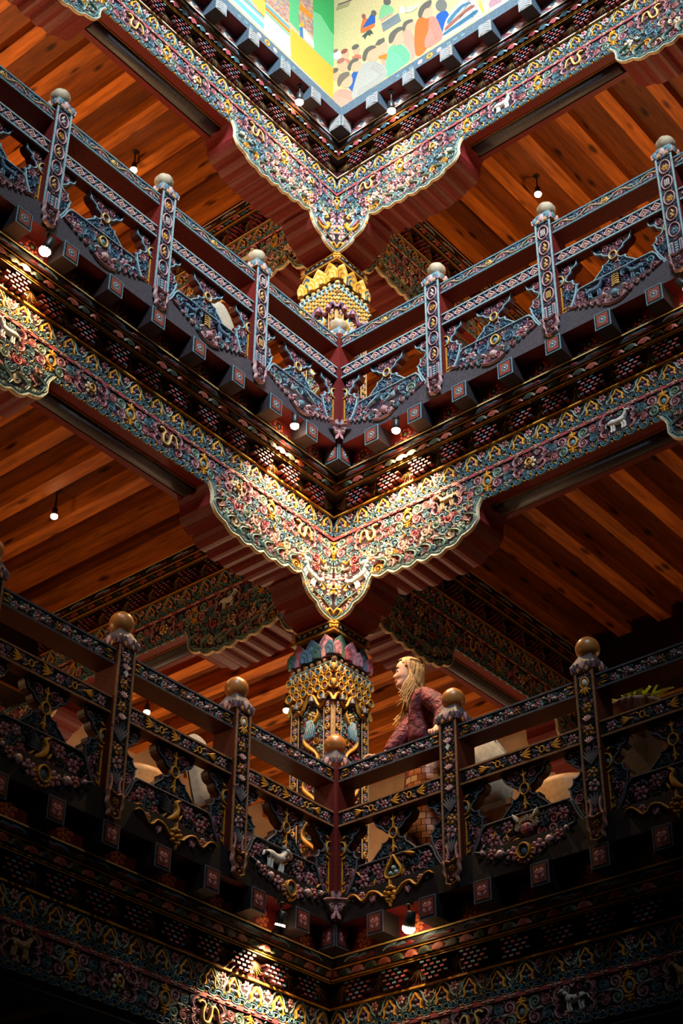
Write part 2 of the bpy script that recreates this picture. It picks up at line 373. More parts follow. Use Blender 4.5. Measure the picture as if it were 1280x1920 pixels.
def scallop(p0, p1, bulge, n=5):
    """points of a rounded lobe between two cusps"""
    dx, dz = p1[0]-p0[0], p1[1]-p0[1]; L = math.hypot(dx, dz); nx, nz = dz/L, -dx/L
    return [(p0[0]+dx*i/n+nx*bulge*math.sin(PI*i/n), p0[1]+dz*i/n+nz*bulge*math.sin(PI*i/n)) for i in range(n)]
def shrink(poly, d):
    n = len(poly); ar = sum(poly[i][0]*poly[(i+1)%n][1]-poly[(i+1)%n][0]*poly[i][1] for i in range(n)); sg = 1 if ar > 0 else -1
    out = []
    for i in range(n):
        q0, q1 = poly[i-1], poly[(i+1) % n]; dx, dz = q1[0]-q0[0], q1[1]-q0[1]; L = math.hypot(dx, dz) or 1e-6
        out.append((poly[i][0]-sg*dz/L*d, poly[i][1]+sg*dx/L*d))
    return out
MURAL_R=[
[(1,(205,150,130),[(0.22,14.237),(0.318,14.183),(0.371,13.973),(0.376,13.78),(0.307,13.752),(0.292,13.917),(0.236,14.044)]),(2,(205,165,135),[(0.378,14.208),(0.369,14.171),(0.347,14.157),(0.317,14.169),(0.289,14.204),(0.268,14.252),(0.261,14.301),(0.27,14.338),(0.292,14.353),(0.322,14.341),(0.35,14.305),(0.371,14.257)]),(3,(98,95,88),[(0.221,14.273),(0.252,14.353),(0.341,14.322),(0.35,14.279),(0.281,14.286),(0.253,14.222)])],
[(1,(40,88,165),[(0.619,14.145),(0.724,14.139),(0.767,14.013),(0.733,13.875),(0.684,13.843),(0.652,13.987)]),(2,(112,112,108),[(0.748,14.19),(0.737,14.152),(0.713,14.139),(0.681,14.153),(0.65,14.191),(0.627,14.243),(0.62,14.294),(0.631,14.332),(0.655,14.346),(0.688,14.332),(0.719,14.293),(0.741,14.241)])],
[(2,(200,188,178),[(0.739,14.013),(0.876,14.12),(0.97,14.11),(1.057,13.99),(1.127,13.733),(0.989,13.74),(0.747,13.747),(0.668,13.762),(0.696,13.904)]),(3,(70,120,150),[(0.747,13.982),(0.883,14.062),(0.976,14.045),(1.011,14.004),(0.909,14.017),(0.763,13.921)]),(3,(150,95,80),[(0.725,13.905),(0.925,13.967),(1.028,13.966),(1.045,13.924),(0.932,13.914),(0.732,13.852)]),(3,(60,110,140),[(0.703,13.84),(0.939,13.862),(1.06,13.869),(1.076,13.821),(0.955,13.802),(0.711,13.798)]),(3,(236,228,215),[(0.747,13.765),(0.869,13.748),(0.876,13.784),(0.805,13.798),(0.749,13.803)]),(3,(236,228,215),[(0.882,13.92),(0.998,13.92),(1.005,13.879),(0.902,13.868)])],
[(2,(200,105,50),[(0.438,14.268),(0.381,14.205),(0.362,13.98),(0.385,13.755),(0.501,13.772),(0.537,14.008),(0.556,14.165)]),(3,(206,132,116),[(0.542,14.167),(0.609,14.141),(0.663,13.942),(0.676,13.775),(0.501,13.777),(0.482,13.909),(0.528,14.015)]),(4,(205,165,135),[(0.588,14.251),(0.576,14.2),(0.547,14.179),(0.508,14.194),(0.471,14.241),(0.444,14.307),(0.435,14.375),(0.447,14.427),(0.477,14.448),(0.516,14.432),(0.553,14.385),(0.58,14.318)]),(5,(98,95,88),[(0.416,14.311),(0.438,14.403),(0.512,14.435),(0.576,14.407),(0.557,14.324),(0.495,14.336),(0.452,14.257)])],
[(2,(110,186,142),[(0.068,14.127),(0.177,14.097),(0.273,13.95),(0.312,13.783),(0.21,13.74),(0.017,13.746),(0.037,14.02)]),(3,(205,165,135),[(0.241,14.128),(0.229,14.083),(0.197,14.068),(0.153,14.087),(0.11,14.136),(0.079,14.201),(0.068,14.265),(0.081,14.311),(0.114,14.326),(0.158,14.306),(0.201,14.257),(0.231,14.192)]),(4,(98,95,88),[(0.066,14.202),(0.077,14.314),(0.178,14.336),(0.25,14.266),(0.165,14.257),(0.111,14.173)])],
[(1,(203,150,128),[(-0.072,14.128),(0.042,14.076),(0.045,13.871),(-0.005,13.909)]),(2,(205,165,135),[(0.051,14.148),(0.041,14.11),(0.016,14.096),(-0.018,14.11),(-0.052,14.149),(-0.077,14.202),(-0.085,14.255),(-0.076,14.294),(-0.05,14.308),(-0.016,14.293),(0.018,14.254),(0.042,14.201)]),(3,(98,95,88),[(-0.105,14.295),(-0.064,14.341),(0.011,14.316),(0.016,14.253),(-0.051,14.252)]),(3,(216,122,42),[(-0.103,14.116),(0.051,14.052),(0.028,13.983),(-0.043,14.053)])],
[(3,(168,167,160),[(-0.225,14.138),(-0.103,14.061),(0.011,13.897),(0.025,13.754),(-0.166,13.72),(-0.382,13.74),(-0.341,13.975),(-0.286,14.1)]),(4,(205,165,135),[(-0.05,14.131),(-0.063,14.082),(-0.095,14.065),(-0.14,14.084),(-0.184,14.134),(-0.216,14.201),(-0.228,14.269),(-0.216,14.318),(-0.183,14.335),(-0.138,14.316),(-0.093,14.265),(-0.061,14.197)]),(5,(98,95,88),[(-0.259,14.22),(-0.228,14.322),(-0.142,14.321),(-0.085,14.25),(-0.179,14.255),(-0.22,14.159)])],
[(1,(48,90,162),[(-0.368,14.11),(-0.272,14.07),(-0.292,13.962),(-0.354,13.813),(-0.444,13.975),(-0.409,14.05)]),(2,(205,165,135),[(-0.263,14.126),(-0.273,14.086),(-0.3,14.071),(-0.337,14.087),(-0.374,14.128),(-0.402,14.184),(-0.412,14.24),(-0.402,14.281),(-0.375,14.296),(-0.337,14.28),(-0.3,14.239),(-0.273,14.182)]),(3,(98,95,88),[(-0.445,14.234),(-0.393,14.304),(-0.315,14.273),(-0.31,14.228),(-0.379,14.239),(-0.41,14.158)])],
[(2,(203,152,134),[(-0.606,13.981),(-0.512,13.979),(-0.388,13.848),(-0.354,13.742),(-0.47,13.68),(-0.615,13.881)]),(3,(205,165,135),[(-0.378,13.998),(-0.389,13.951),(-0.419,13.933),(-0.46,13.949),(-0.502,13.995),(-0.533,14.059),(-0.544,14.123),(-0.533,14.17),(-0.503,14.188),(-0.461,14.171),(-0.42,14.125),(-0.389,14.061)]),(4,(110,105,95),[(-0.569,14.11),(-0.539,14.196),(-0.441,14.17),(-0.414,14.101),(-0.488,14.08),(-0.544,14.031)])],
[(1,(190,110,90),[(-0.389,14.338),(-0.337,14.346),(-0.275,14.286),(-0.269,14.228),(-0.368,14.285)]),(2,(205,165,135),[(-0.287,14.369),(-0.294,14.34),(-0.31,14.327),(-0.333,14.336),(-0.356,14.363),(-0.373,14.401),(-0.379,14.44),(-0.373,14.47),(-0.356,14.482),(-0.333,14.474),(-0.31,14.447),(-0.294,14.408)]),(3,(98,95,88),[(-0.3,14.451),(-0.303,14.424),(-0.329,14.416),(-0.365,14.432),(-0.387,14.463),(-0.384,14.491),(-0.357,14.499),(-0.322,14.482)])],
[(1,(196,120,104),[(-0.536,14.384),(-0.473,14.39),(-0.41,14.317),(-0.418,14.279),(-0.514,14.299)]),(2,(205,165,135),[(-0.423,14.413),(-0.429,14.383),(-0.445,14.371),(-0.469,14.379),(-0.492,14.407),(-0.509,14.445),(-0.515,14.485),(-0.509,14.515),(-0.492,14.527),(-0.469,14.518),(-0.446,14.491),(-0.429,14.452)]),(3,(150,80,70),[(-0.441,14.495),(-0.444,14.47),(-0.468,14.462),(-0.501,14.477),(-0.522,14.506),(-0.52,14.532),(-0.495,14.54),(-0.462,14.524)])],
[(1,(205,165,135),[(-0.441,14.263),(-0.449,14.223),(-0.472,14.206),(-0.503,14.218),(-0.535,14.254),(-0.558,14.306),(-0.567,14.359),(-0.559,14.4),(-0.536,14.416),(-0.504,14.405),(-0.473,14.368),(-0.449,14.316)]),(2,(170,110,95),[(-0.477,14.387),(-0.481,14.36),(-0.511,14.352),(-0.549,14.369),(-0.573,14.4),(-0.569,14.427),(-0.54,14.435),(-0.501,14.418)])],
[(1,(205,165,135),[(-0.532,14.186),(-0.539,14.15),(-0.559,14.135),(-0.586,14.145),(-0.614,14.177),(-0.634,14.222),(-0.642,14.27),(-0.635,14.306),(-0.615,14.321),(-0.588,14.311),(-0.56,14.279),(-0.54,14.233)]),(2,(98,95,88),[(-0.558,14.302),(-0.561,14.275),(-0.588,14.267),(-0.624,14.283),(-0.647,14.314),(-0.644,14.341),(-0.617,14.349),(-0.581,14.333)])],
[(1,(230,226,215),[(-0.524,14.479),(-0.531,14.447),(-0.551,14.436),(-0.578,14.447),(-0.606,14.478),(-0.627,14.522),(-0.635,14.565),(-0.627,14.597),(-0.607,14.609),(-0.58,14.597),(-0.552,14.565),(-0.531,14.522)]),(2,(150,110,100),[(-0.563,14.591),(-0.565,14.571),(-0.586,14.565),(-0.613,14.577),(-0.63,14.6),(-0.628,14.62),(-0.607,14.626),(-0.58,14.613)])],
[(1,(206,110,62),[(-0.277,14.618),(-0.259,14.775),(-0.226,14.799),(-0.16,14.71),(-0.098,14.591),(-0.161,14.571)]),(2,(45,90,165),[(-0.255,14.672),(-0.149,14.792),(-0.097,14.72),(-0.098,14.62),(-0.239,14.663)]),(3,(98,95,88),[(-0.08,14.752),(-0.085,14.733),(-0.097,14.726),(-0.114,14.733),(-0.13,14.753),(-0.142,14.779),(-0.146,14.805),(-0.142,14.824),(-0.13,14.831),(-0.113,14.824),(-0.097,14.804),(-0.085,14.778)]),(3,(150,90,80),[(-0.213,14.814),(-0.217,14.799),(-0.226,14.794),(-0.238,14.799),(-0.251,14.814),(-0.26,14.834),(-0.263,14.855),(-0.26,14.87),(-0.251,14.875),(-0.238,14.87),(-0.225,14.855),(-0.216,14.834)])],
[(1,(70,82,76),[(-0.26,14.55),(-0.161,14.571),(-0.124,14.474),(-0.151,14.503),(-0.161,14.479),(-0.192,14.516),(-0.227,14.479),(-0.239,14.524)])],
[(1,(124,184,134),[(-0.053,14.659),(-0.018,14.802),(0.048,14.788),(0.131,14.642),(0.085,14.579),(-0.036,14.635)]),(2,(98,95,88),[(0.097,14.783),(0.091,14.76),(0.074,14.754),(0.052,14.765),(0.029,14.79),(0.013,14.824),(0.008,14.857),(0.014,14.879),(0.031,14.886),(0.053,14.875),(0.075,14.849),(0.091,14.815)]),(2,(120,130,136),[(-0.021,14.548),(0.186,14.539),(0.215,14.4),(-0.002,14.409)]),(3,(200,150,150),[(-0.032,14.617),(0.106,14.604),(0.106,14.585),(-0.025,14.581)])],
[(1,(200,205,180),[(0.226,14.527),(0.287,14.539),(0.444,14.472),(0.423,14.439),(0.324,14.434)]),(2,(236,232,220),[(0.258,14.525),(0.254,14.499),(0.243,14.486),(0.229,14.489),(0.216,14.508),(0.206,14.538),(0.203,14.57),(0.207,14.597),(0.218,14.61),(0.232,14.607),(0.245,14.587),(0.255,14.557)])],
[(1,(216,190,165),[(1.126,13.722),(1.112,13.968),(1.202,13.94),(1.394,13.804),(1.387,13.694),(1.173,13.742)]),(2,(170,130,140),[(1.196,13.828),(1.227,13.896),(1.325,13.851),(1.337,13.758),(1.211,13.769)]),(2,(225,170,80),[(1.09,13.915),(1.115,13.965),(1.148,13.797),(1.139,13.73)])],
[(1,(130,105,100),[(-0.574,15.298),(-0.39,15.225),(-0.369,15.199),(-0.542,15.263)])],
]
MURAL_L=[
[(1,(112,192,134),[(-0.283,15.17),(-0.613,15.506),(-0.627,14.304),(-0.591,14.33),(-0.319,14.339)]),(2,(62,166,92),[(-0.292,15.179),(-0.613,15.506),(-0.621,14.857),(-0.567,14.867),(-0.412,14.965),(-0.294,14.907)])],
[(2,(226,176,62),[(0.02,14.341),(-0.627,14.355),(-0.632,13.902),(-0.597,13.912),(0.0,13.934)])],
[(1,(226,216,206),[(0.375,14.212),(0.022,14.213),(-0.001,13.932),(0.38,13.921)]),(2,(170,165,170),[(0.317,14.198),(0.31,14.198),(0.3,13.913),(0.307,13.913)]),(2,(170,165,170),[(0.251,14.196),(0.244,14.195),(0.235,13.909),(0.242,13.91)]),(2,(170,165,170),[(0.185,14.196),(0.178,14.196),(0.17,13.909),(0.176,13.909)]),(2,(170,165,170),[(0.11,14.198),(0.103,14.198),(0.096,13.91),(0.102,13.91)])],
[(1,(92,182,122),[(0.06,14.82),(-0.089,14.972),(-0.106,14.4),(0.034,14.418)])],
[(1,(172,132,122),[(-0.085,14.968),(-0.286,15.173),(-0.308,14.532),(-0.176,14.543),(-0.099,14.523)]),(2,(222,138,40),[(-0.095,14.821),(-0.292,14.841),(-0.294,14.764),(-0.098,14.735)]),(3,(226,170,40),[(-0.175,14.577),(-0.171,14.556),(-0.161,14.532),(-0.146,14.513),(-0.13,14.503),(-0.119,14.504),(-0.114,14.517),(-0.118,14.538),(-0.129,14.561),(-0.144,14.581),(-0.159,14.591),(-0.17,14.59)]),(3,(70,120,170),[(-0.106,14.469),(-0.151,14.521),(-0.164,14.361),(-0.121,14.358)])],
[(2,(228,218,208),[(-0.168,14.512),(-0.316,14.471),(-0.329,14.373),(-0.184,14.372)])],
[(1,(192,150,142),[(0.377,14.498),(0.057,14.823),(0.038,14.396),(0.358,14.379)]),(2,(215,130,45),[(0.374,14.303),(0.028,14.292),(0.027,14.255),(0.372,14.262)]),(2,(95,165,185),[(0.376,14.347),(0.03,14.341),(0.029,14.312),(0.374,14.311)]),(2,(110,185,130),[(0.371,14.242),(0.026,14.236),(0.025,14.213),(0.37,14.22)])],
[(1,(226,182,80),[(0.627,14.243),(0.38,14.494),(0.376,14.131)]),(2,(220,120,50),[(0.442,14.43),(0.377,14.498),(0.373,14.346)])],
[(1,(112,184,194),[(0.835,14.03),(0.624,14.195),(0.383,14.108),(0.379,13.932),(0.815,13.951)]),(2,(224,206,180),[(0.736,14.081),(0.382,14.087),(0.383,14.04),(0.742,14.038)]),(2,(224,206,180),[(0.831,13.968),(0.38,13.959),(0.382,13.92),(0.844,13.922)]),(3,(190,120,90),[(0.684,14.133),(0.385,14.148),(0.384,14.132),(0.691,14.116)])],
]
# ------------------------------------------------------------------ shared carved motifs
rng = random.Random(7)
PALF = [('mauve', 'lpink'), ('sage', 'lteal'), ('teal', 'lteal'), ('pink', 'cream'), ('teal', 'dteal'), ('rose', 'pink')]
M = {}
def mk_trefoil():
    m = MB()
    m.rib([(-.085, -.02), (-.058, .012), (-.046, .048), (0, .082), (.046, .048), (.058, .012), (.085, -.02)], .006, .008, 'sage', 'lteal')
    m.rib([(-.048, -.048), (-.036, -.03), (-.040, .004), (-.022, .02), (0, .052), (.022, .02), (.040, .004), (.036, -.03), (.048, -.048)], .010, .018, 'dgold', 'gold')
    m.dome(-.017, -.022, .015, .02, 'teal', n=7); m.dome(.017, -.022, .015, .02, 'pink', n=7); m.dome(0, .010, .015, .02, 'violet', n=7)
    return m.mesh('trefoil')
def mk_rosette(): return MB().flower(0, 0, .030, 'pink', 'rose', n=6, h=.016, edge='lpink').mesh('rosette')
def mk_medallion():
    m = MB()
    m.ring(0, 0, .034, .042, .010, .020, 'dgold', 'gold'); m.dome(0, 0, .023, .014, 'teal', rz=.03, n=8)
    m.spiral(0, 0, .016, 'white', 'blue', turns=1.2, h=.018, n=8)
    for sg in (1, -1):
        m.rib([(-.030, sg*.052), (-.012, sg*.058), (0, sg*.050), (.012, sg*.058), (.030, sg*.052)], .010, .018, 'dgold', 'gold')
        m.rib([(0, sg*.05), (0, sg*.088)], [.017, .004], .018, 'dgold', 'gold')
        m.dome(-.016, sg*.072, .010, .014, 'gold', n=6); m.dome(.016, sg*.072, .010, .014, 'gold', n=6)
    return m.mesh('medallion')
def mk_scroll(ce, cm, R=.04):
    m = MB(); m.spiral(0, 0, R, ce, cm, turns=1.6, a0=-PI/2, hand=1, h=.013, n=18, tail=R*1.3, w=R*.25)
    m.leaf(-R*.3, -R*1.0, R*1.1, R*.3, PI*1.02, ce, cm, h=.012); m.leaf(R*.8, -R*.9, R*.7, R*.25, -.4, ce, cm, h=.012)
    return m.mesh('scroll')
def quadruped(m, col, x=0, z=0, k=1.0, face=1, spots=None):
    f = face
    P = lambda a, b: (x+a*k*f, z+b*k)
    m.rib([P(-.062, .004), P(-.04, .010), P(0, .004), P(.035, .008), P(.052, .012)], [.016*k, .026*k, .024*k, .027*k, .018*k], .024*k, col)
    m.rib([P(.036, .012), P(.058, .036), P(.070, .054)], [.018*k, .014*k, .012*k], .024*k, col)
    m.rib([P(.060, .056), P(.078, .058), P(.100, .046)], [.010*k, .014*k, .007*k], .026*k, col)
    m.leaf(x+.064*k*f, z+.066*k, .022*k, .006*k, PI/2+.5*f, col, h=.02*k)
    for a, b in ((-.050, -.062), (-.032, -.060), (.028, -.060), (.046, -.064)):
        m.rib([P(a*.9, -.005), P(a+.004, -.034), P(a, -.058), P(a+.008, -.064)], [.012*k, .007*k, .006*k, .006*k], .016*k, col)
    m.rib([P(-.060, .010), P(-.080, .014), P(-.090, -.012)], [.006*k, .005*k, .003*k], .014*k, col)
    if spots:
        for a, b, r in ((-.03, .014, .012), (.012, .002, .010), (.052, .03, .008), (-.05, -.004, .009)): m.dome(x+a*k*f, z+b*k, r*k, .004*k, spots, n=6, h0=.021*k)
def frame_ribs(m, ce='mauve', cm='lpink'):
    for sg in (1, -1):
        m.rib([(sg*.085, .085), (sg*.118, .068), (sg*.128, .038), (sg*.108, .016), (sg*.134, 0), (sg*.108, -.016), (sg*.128, -.038), (sg*.118, -.068), (sg*.085, -.085)], .010, .016, ce, cm, groove=True)
def mk_cartouche(kind):
    m = MB(); frame_ribs(m)
    if kind == 'goat': quadruped(m, 'white', 0, 0, 1.05)
    elif kind == 'deer': quadruped(m, 'ltan', 0, 0, 1.0, face=-1, spots='cream')
    elif kind == 'dog': quadruped(m, 'white', 0, 0, 1.0, face=-1, spots='charcoal')
    elif kind == 'dragon':
        m.rib([(-.09, -.03), (-.07, .04), (-.03, .05), (-.02, 0), (.0, -.045), (.04, -.04), (.045, .01), (.03, .05), (.06, .065), (.085, .05)], [.004, .010, .012, .013, .014, .014, .013, .012, .013, .008], .022, 'dgold', 'lgold')
        for a, b in ((-.06, .0), (.0, .02), (.07, .0), (-.01, -.07), (.06, -.06)): m.spiral(a, b, .020, 'mauve', 'lpink', h=.014, n=10)
    else:
        m.flower(0, 0, .05, 'lpink', 'gold', n=7, h=.022, edge='cream'); m.ring(0, 0, .024, .028, .007, .026, 'dgold', 'lgold')
        for a, b in ((-.075, .03), (.075, -.03), (-.07, -.05), (.07, .05)): m.spiral(a, b, .022, 'pink', 'lpink', h=.016, n=10)
    return m.mesh('cartouche')
def mk_dentils():
    m = MB()
    for r in range(5):
        for c in range(4):
            x = -.078+c*.047+(0.0235 if r % 2 else 0); z = .010+r*.0245
            if r in (0, 4) and c == 3 and r % 2 == 0: continue
            col = ('dteal', 'mauve', 'rose', 'teal', 'brick')[(r*2+c) % 5]
            m.box(x-.0145, x+.0145, -.050+r*-.004, 0, z, z+.0115, (40, 14, 14), front=col, bottom='maroon')
    return m.mesh('dentil_cluster')
def mk_fan():
    m = MB()
    for k in range(11):
        a = -PI/2+(k-5)*.24; L = .105-.004*abs(k-5)
        m.rib([(0, .118), (.35*L*math.cos(a), .112+.4*L*math.sin(a)), (.75*L*math.cos(a)*1.15, .118+L*math.sin(a)), (1.05*L*math.cos(a)*1.25, .118+1.02*L*math.sin(a)+.006)], [.002, .0035, .0035, .002], .016-.001*abs(k-5), (52, 38, 26), 'brown' if k % 2 else 'dgold', sharp=True)
    m.dome(0, .112, .014, .02, 'dgold', n=6)
    return m.mesh('tassel_fan')
def mk_petal(c1, c2):
    m = MB(); n = 14
    i = m.add((0, 0, 0))
    for k in range(n+1):
        t = PI*k/n; q = 1.0+(.06 if k % 2 else 0)
        m.v.append((.050*q*math.cos(t), -.006, .050*q*math.sin(t)))
    for k in range(n+1):
        t = PI*k/n; m.v.append((.034*math.cos(t), -.020, .034*math.sin(t)))
    for k in range(n):
        m.face((i+1+k, i+2+k, i+n+3+k, i+n+2+k), c2, True); m.face((i+n+2+k, i+n+3+k, i), c1, True)
    return m.mesh('lotus_scallop')
def mk_cloud():
    m = MB()
    m.rib([(-.10, .004), (-.07, .022), (-.03, .026), (.0, .014), (.05, .020), (.09, .004)], [.003, .007, .010, .006, .009, .002], .007, 'lteal', 'blue')
    m.rib([(-.06, .0), (-.01, .006), (.03, -.004), (.08, -.002)], [.002, .007, .008, .002], .006, 'red', 'maroon')
    m.dome(.10, .010, .035, .008, 'maroon', rz=.014, n=8, edge='red'); m.dome(-.02, .034, .03, .006, 'blue', rz=.008, n=8, edge='lteal')
    return m.mesh('cloud_relief')
M['trefoil'] = mk_trefoil(); M['rosette'] = mk_rosette(); M['medallion'] = mk_medallion()
M['scr'] = [mk_scroll('mauve', 'lpink'), mk_scroll('sage', 'lteal'), mk_scroll('teal', 'dteal', .032), mk_scroll('pink', 'rose', .030)]
M['cart'] = {k: mk_cartouche(k) for k in ('goat', 'deer', 'dog', 'dragon', 'jewel')}
M['dentil'] = mk_dentils(); M['fan'] = mk_fan()
M['pet'] = [mk_petal('brick', (156, 86, 66)), mk_petal((44, 50, 40), (80, 84, 62)), mk_petal('rose', 'lpink'), mk_petal('dteal', 'teal')]
M['cloud'] = mk_cloud()
M['fflower'] = MB().flower(0, 0, .014, 'lpink', 'gold', n=5, h=.008).leaf(.014, 0, .034, .007, 0, 'lpink', 'cream', h=.006).leaf(-.014, 0, .034, .007, PI, 'lpink', 'cream', h=.006).mesh('fillet_blossom')
def mk_wallflower(kind):
    m = MB()
    if kind == 3:
        m.poly([(-.10, .06), (0, .115), (.10, .06), (0, .005)], 0, .002, 'lpink'); m.poly([(-.085, .06), (0, .10), (.085, .06), (0, .02)], .002, .004, 'white')
        m.spiral(-.025, .06, .028, 'blue', 'lteal', h=.008, n=10, h0=.004); m.spiral(.03, .06, .026, 'pink', 'violet', hand=-1, h=.008, n=10, h0=.004)
        m.spiral(-.115, .018, .02, 'teal', 'lteal', h=.008, n=10); m.spiral(.115, .018, .02, 'teal', 'lteal', h=.008, n=10)
    elif kind == 2:
        m.flower(0, .065, .05, 'dmaroon', 'green', n=7, h=.010, edge='orange')
        for sg in (1, -1): m.spiral(sg*.045, .012, .022, 'violet', 'pink', hand=sg, h=.008, n=10); m.spiral(sg*.085, .02, .016, 'blue', 'lpink', hand=sg, h=.008, n=10)
        m.leaf(0, .0, .03, .012, PI/2, 'lpink', 'violet', h=.008)
    else:
        m.flower(0, .06, .062, 'brick', 'dgold', n=8, h=.010, edge='orange'); m.flower(0, .06, .034, 'orange', 'dmaroon', n=6, h=.016)
    return m.mesh('painted_blossom')
M['wall'] = {k: mk_wallflower(k) for k in (1, 2, 3)}
def mk_wave(x0, x1, per=.0995, amp=.018, ce='dteal', cm='teal'):
    m = MB(); n = int((x1-x0)/per*18)
    pts = []
    for i in range(n+1):
        x = x0+(x1-x0)*i/n; t = 2*PI*(x/per)
        pts.append((x-.0125*math.sin(2*t), amp*math.sin(t)))
    m.rib(pts, .0105, .014, cm, ce, groove=True)
    k0 = math.ceil(x0/per)
    for k in range(k0, int(x1/per)+1):
        m.dome(k*per+per*.75, .020-.006, .009, .014, 'gold', n=6); m.dome(k*per+per*.25, -.018, .008, .014, 'gold', n=6)
    return m.mesh('wave_border')
def mk_filler(x0, x1, ph, seed):
    m = MB(); rg = random.Random(seed); av = []
    k = math.ceil((x0-ph)/.7)-1
    while ph+k*.7 < x1+.4:
        x = ph+k*.7; av += [(x, .136, .05), (x, .20, .028), (x, .07, .028)]
        for sx, sz, r in ((-.088, .045, .044), (-.082, -.040, .044), (.088, .045, .044), (.082, -.040, .044), (-.165, .04, .035), (.165, -.035, .035), (-.160, -.045, .035), (.162, .048, .035)): av.append((x+sx, .136+sz, r))
        for dx in (-.08, -.03, .03, .08): av.append((x+.35+dx, .137, .055))
        k += 1
    fill(m, [(x0, .040), (x1, .040), (x1, .228), (x0, .228)], (.026, .018, .012), PALF, rg, h=.010, avoid=av, tries=420)
    fill(m, [(x0, .300), (x1, .300), (x1, .427), (x0, .427)], (.022, .014), [('sage', 'lteal'), ('dteal', 'teal'), ('brown', 'ltan')], rg, h=.006, avoid=[(q*.199, .345, .06) for q in range(-24, 24)]+[(q*.199+.0815, .392, .034) for q in range(-24, 24)], tries=300)
    return m.mesh('carved_scrollwork')
M['filler'] = {(1, 0): mk_filler(-.26, 4.2, .447, 1), (2, 0): mk_filler(-.26, 4.2, -.28, 2), (3, 0): mk_filler(-.26, 4.2, -.28, 3), (0, 1): mk_filler(-4.3, -.58, -.28, 4)}
M['wave'] = mk_wave(-.28, 4.3); M['wave_in'] = mk_wave(-4.4, -.56)

# ------------------------------------------------------------------ brackets below the beams (outline in a = distance from column axis)
CUSP = [(1.427, .0), (1.385, -.165), (1.245, -.262), (1.110, -.305), (.985, -.310), (.860, -.300), (.730, -.300), (.600, -.278), (.455, -.258)]
OUT = []
for i in range(len(CUSP)-1):
    OUT += scallop(CUSP[i], CUSP[i+1], -.028 if i else .018, 5)
OUT += [(.455, -.258), (.425, -.300), (.405, -.350), (.375, -.392), (.335, -.418), (.285, -.428), (.272, -.450), (.250, -.475), (.215, -.492), (.160, -.502), (.09, -.508)]
OUT = [(x-.008, z+.018*min(1, -z/.1)) for x, z in OUT]
OUT.append((.0, OUT[-1][1]))
BPOLY = [(.0, .0)]+OUT
def mk_bracket_board():
    m = MB(); n = len(OUT)
    d0, d1 = .264, .560
    a = m.add(*[(x, d0, z) for x, z in BPOLY]); b = m.add(*[(x, d1, z) for x, z in BPOLY]); N = len(BPOLY)
    m.face(tuple(range(a, a+N)), (52, 34, 40)); m.face(tuple(range(b+N-1, b-1, -1)), (52, 34, 40))
    for k in range(N-1): m.face((a+k, a+k+1, b+k+1, b+k), 'maroon', 1 <= k and False)
    return m.mesh('bracket')
def mk_bracket_border():
    m = MB()
    inner = []
    for i, (x, z) in enumerate(OUT[:-1]):
        q0, q1 = OUT[max(i-1, 0)], OUT[min(i+1, len(OUT)-2)]; dx, dz = q1[0]-q0[0], q1[1]-q0[1]; L = math.hypot(dx, dz) or 1
        inner.append((x+dz/L*.019, z-dx/L*.019))
    OB = OUT[:-1]
    m.rib(OB, .007, .026, 'cream', 'cream'); m.rib(inner, .016, .022, 'teal', 'sage', groove=True)
    return m.mesh('bracket_border')
BIN = [(.08, .004), (1.40, .004), (1.345, -.13), (1.2, -.215), (1.0, -.25), (.7, -.24), (.47, -.20), (.40, -.26), (.35, -.35), (.25, -.40), (.2, -.44), (.10, -.45)]
def mk_bracket_fill(seed, lion):
    m = MB(); rg = random.Random(seed)
    av = []
    for i in range(1, 8):       # volutes along the lower edge
        x0, x1 = CUSP[i], CUSP[i+1]; cx, cz = (x0[0]+x1[0])/2, (x0[1]+x1[1])/2+.028
        m.spiral(cx, cz, .036, 'sage', 'lteal', turns=1.5, a0=PI*.9, hand=1, h=.03, n=16, w=.010, eye='pink'); av.append((cx, cz, .04))
        m.rib([(cx+.03, cz+.03), (cx+.05, cz+.07), (cx+.02, cz+.10), (cx-.05, cz+.12)], [.008, .014, .012, .003], .024, 'sage', 'lteal', groove=True)
    m.spiral(.50, -.205, .055, 'dgold', 'lgold', turns=1.6, a0=PI*.8, hand=1, h=.034, n=20, w=.013, eye='gold'); av.append((.50, -.205, .06))
    m.spiral(.39, -.31, .034, 'gold', 'lgold', turns=1.4, a0=PI*.5, hand=1, h=.03, n=14, w=.009); av.append((.39, -.31, .03))
    m.flower(.245, -.365, .036, 'lpink', 'gold', n=7, h=.03, edge='mauve'); av.append((.245, -.365, .04))
    m.rib([(.10, -.405), (.20, -.355), (.31, -.325)], [.010, .012, .010], .026, 'brown', 'sage'); av.append((.2, -.345, .02))
    for z, r, c in ((-.14, .05, 'pink'), (-.22, .045, 'gold')): m.flower(.112, z, r, c, 'teal', n=7, h=.026, edge='lpink'); av.append((.112, z, r))
    m.rib([(.095, -.43), (.13, -.40), (.165, -.43), (.14, -.46)], [.008, .011, .010, .004], .03, 'dgold', 'gold')
    if lion: av.append((.29, -.215, .075)); av.append((.36, -.2, .05))
    m.flower(.43, -.09, .045, 'pink', 'gold', n=8, h=.03, edge='lpink'); av.append((.43, -.09, .045))
    fill(m, BIN, (.040, .030, .022, .015), PALF+[('cream', 'lpink'), ('gold', 'lgold'), ('lpink', 'cream')], rg, h=.017, avoid=av, tries=420)
    return m.mesh('bracket_carving')
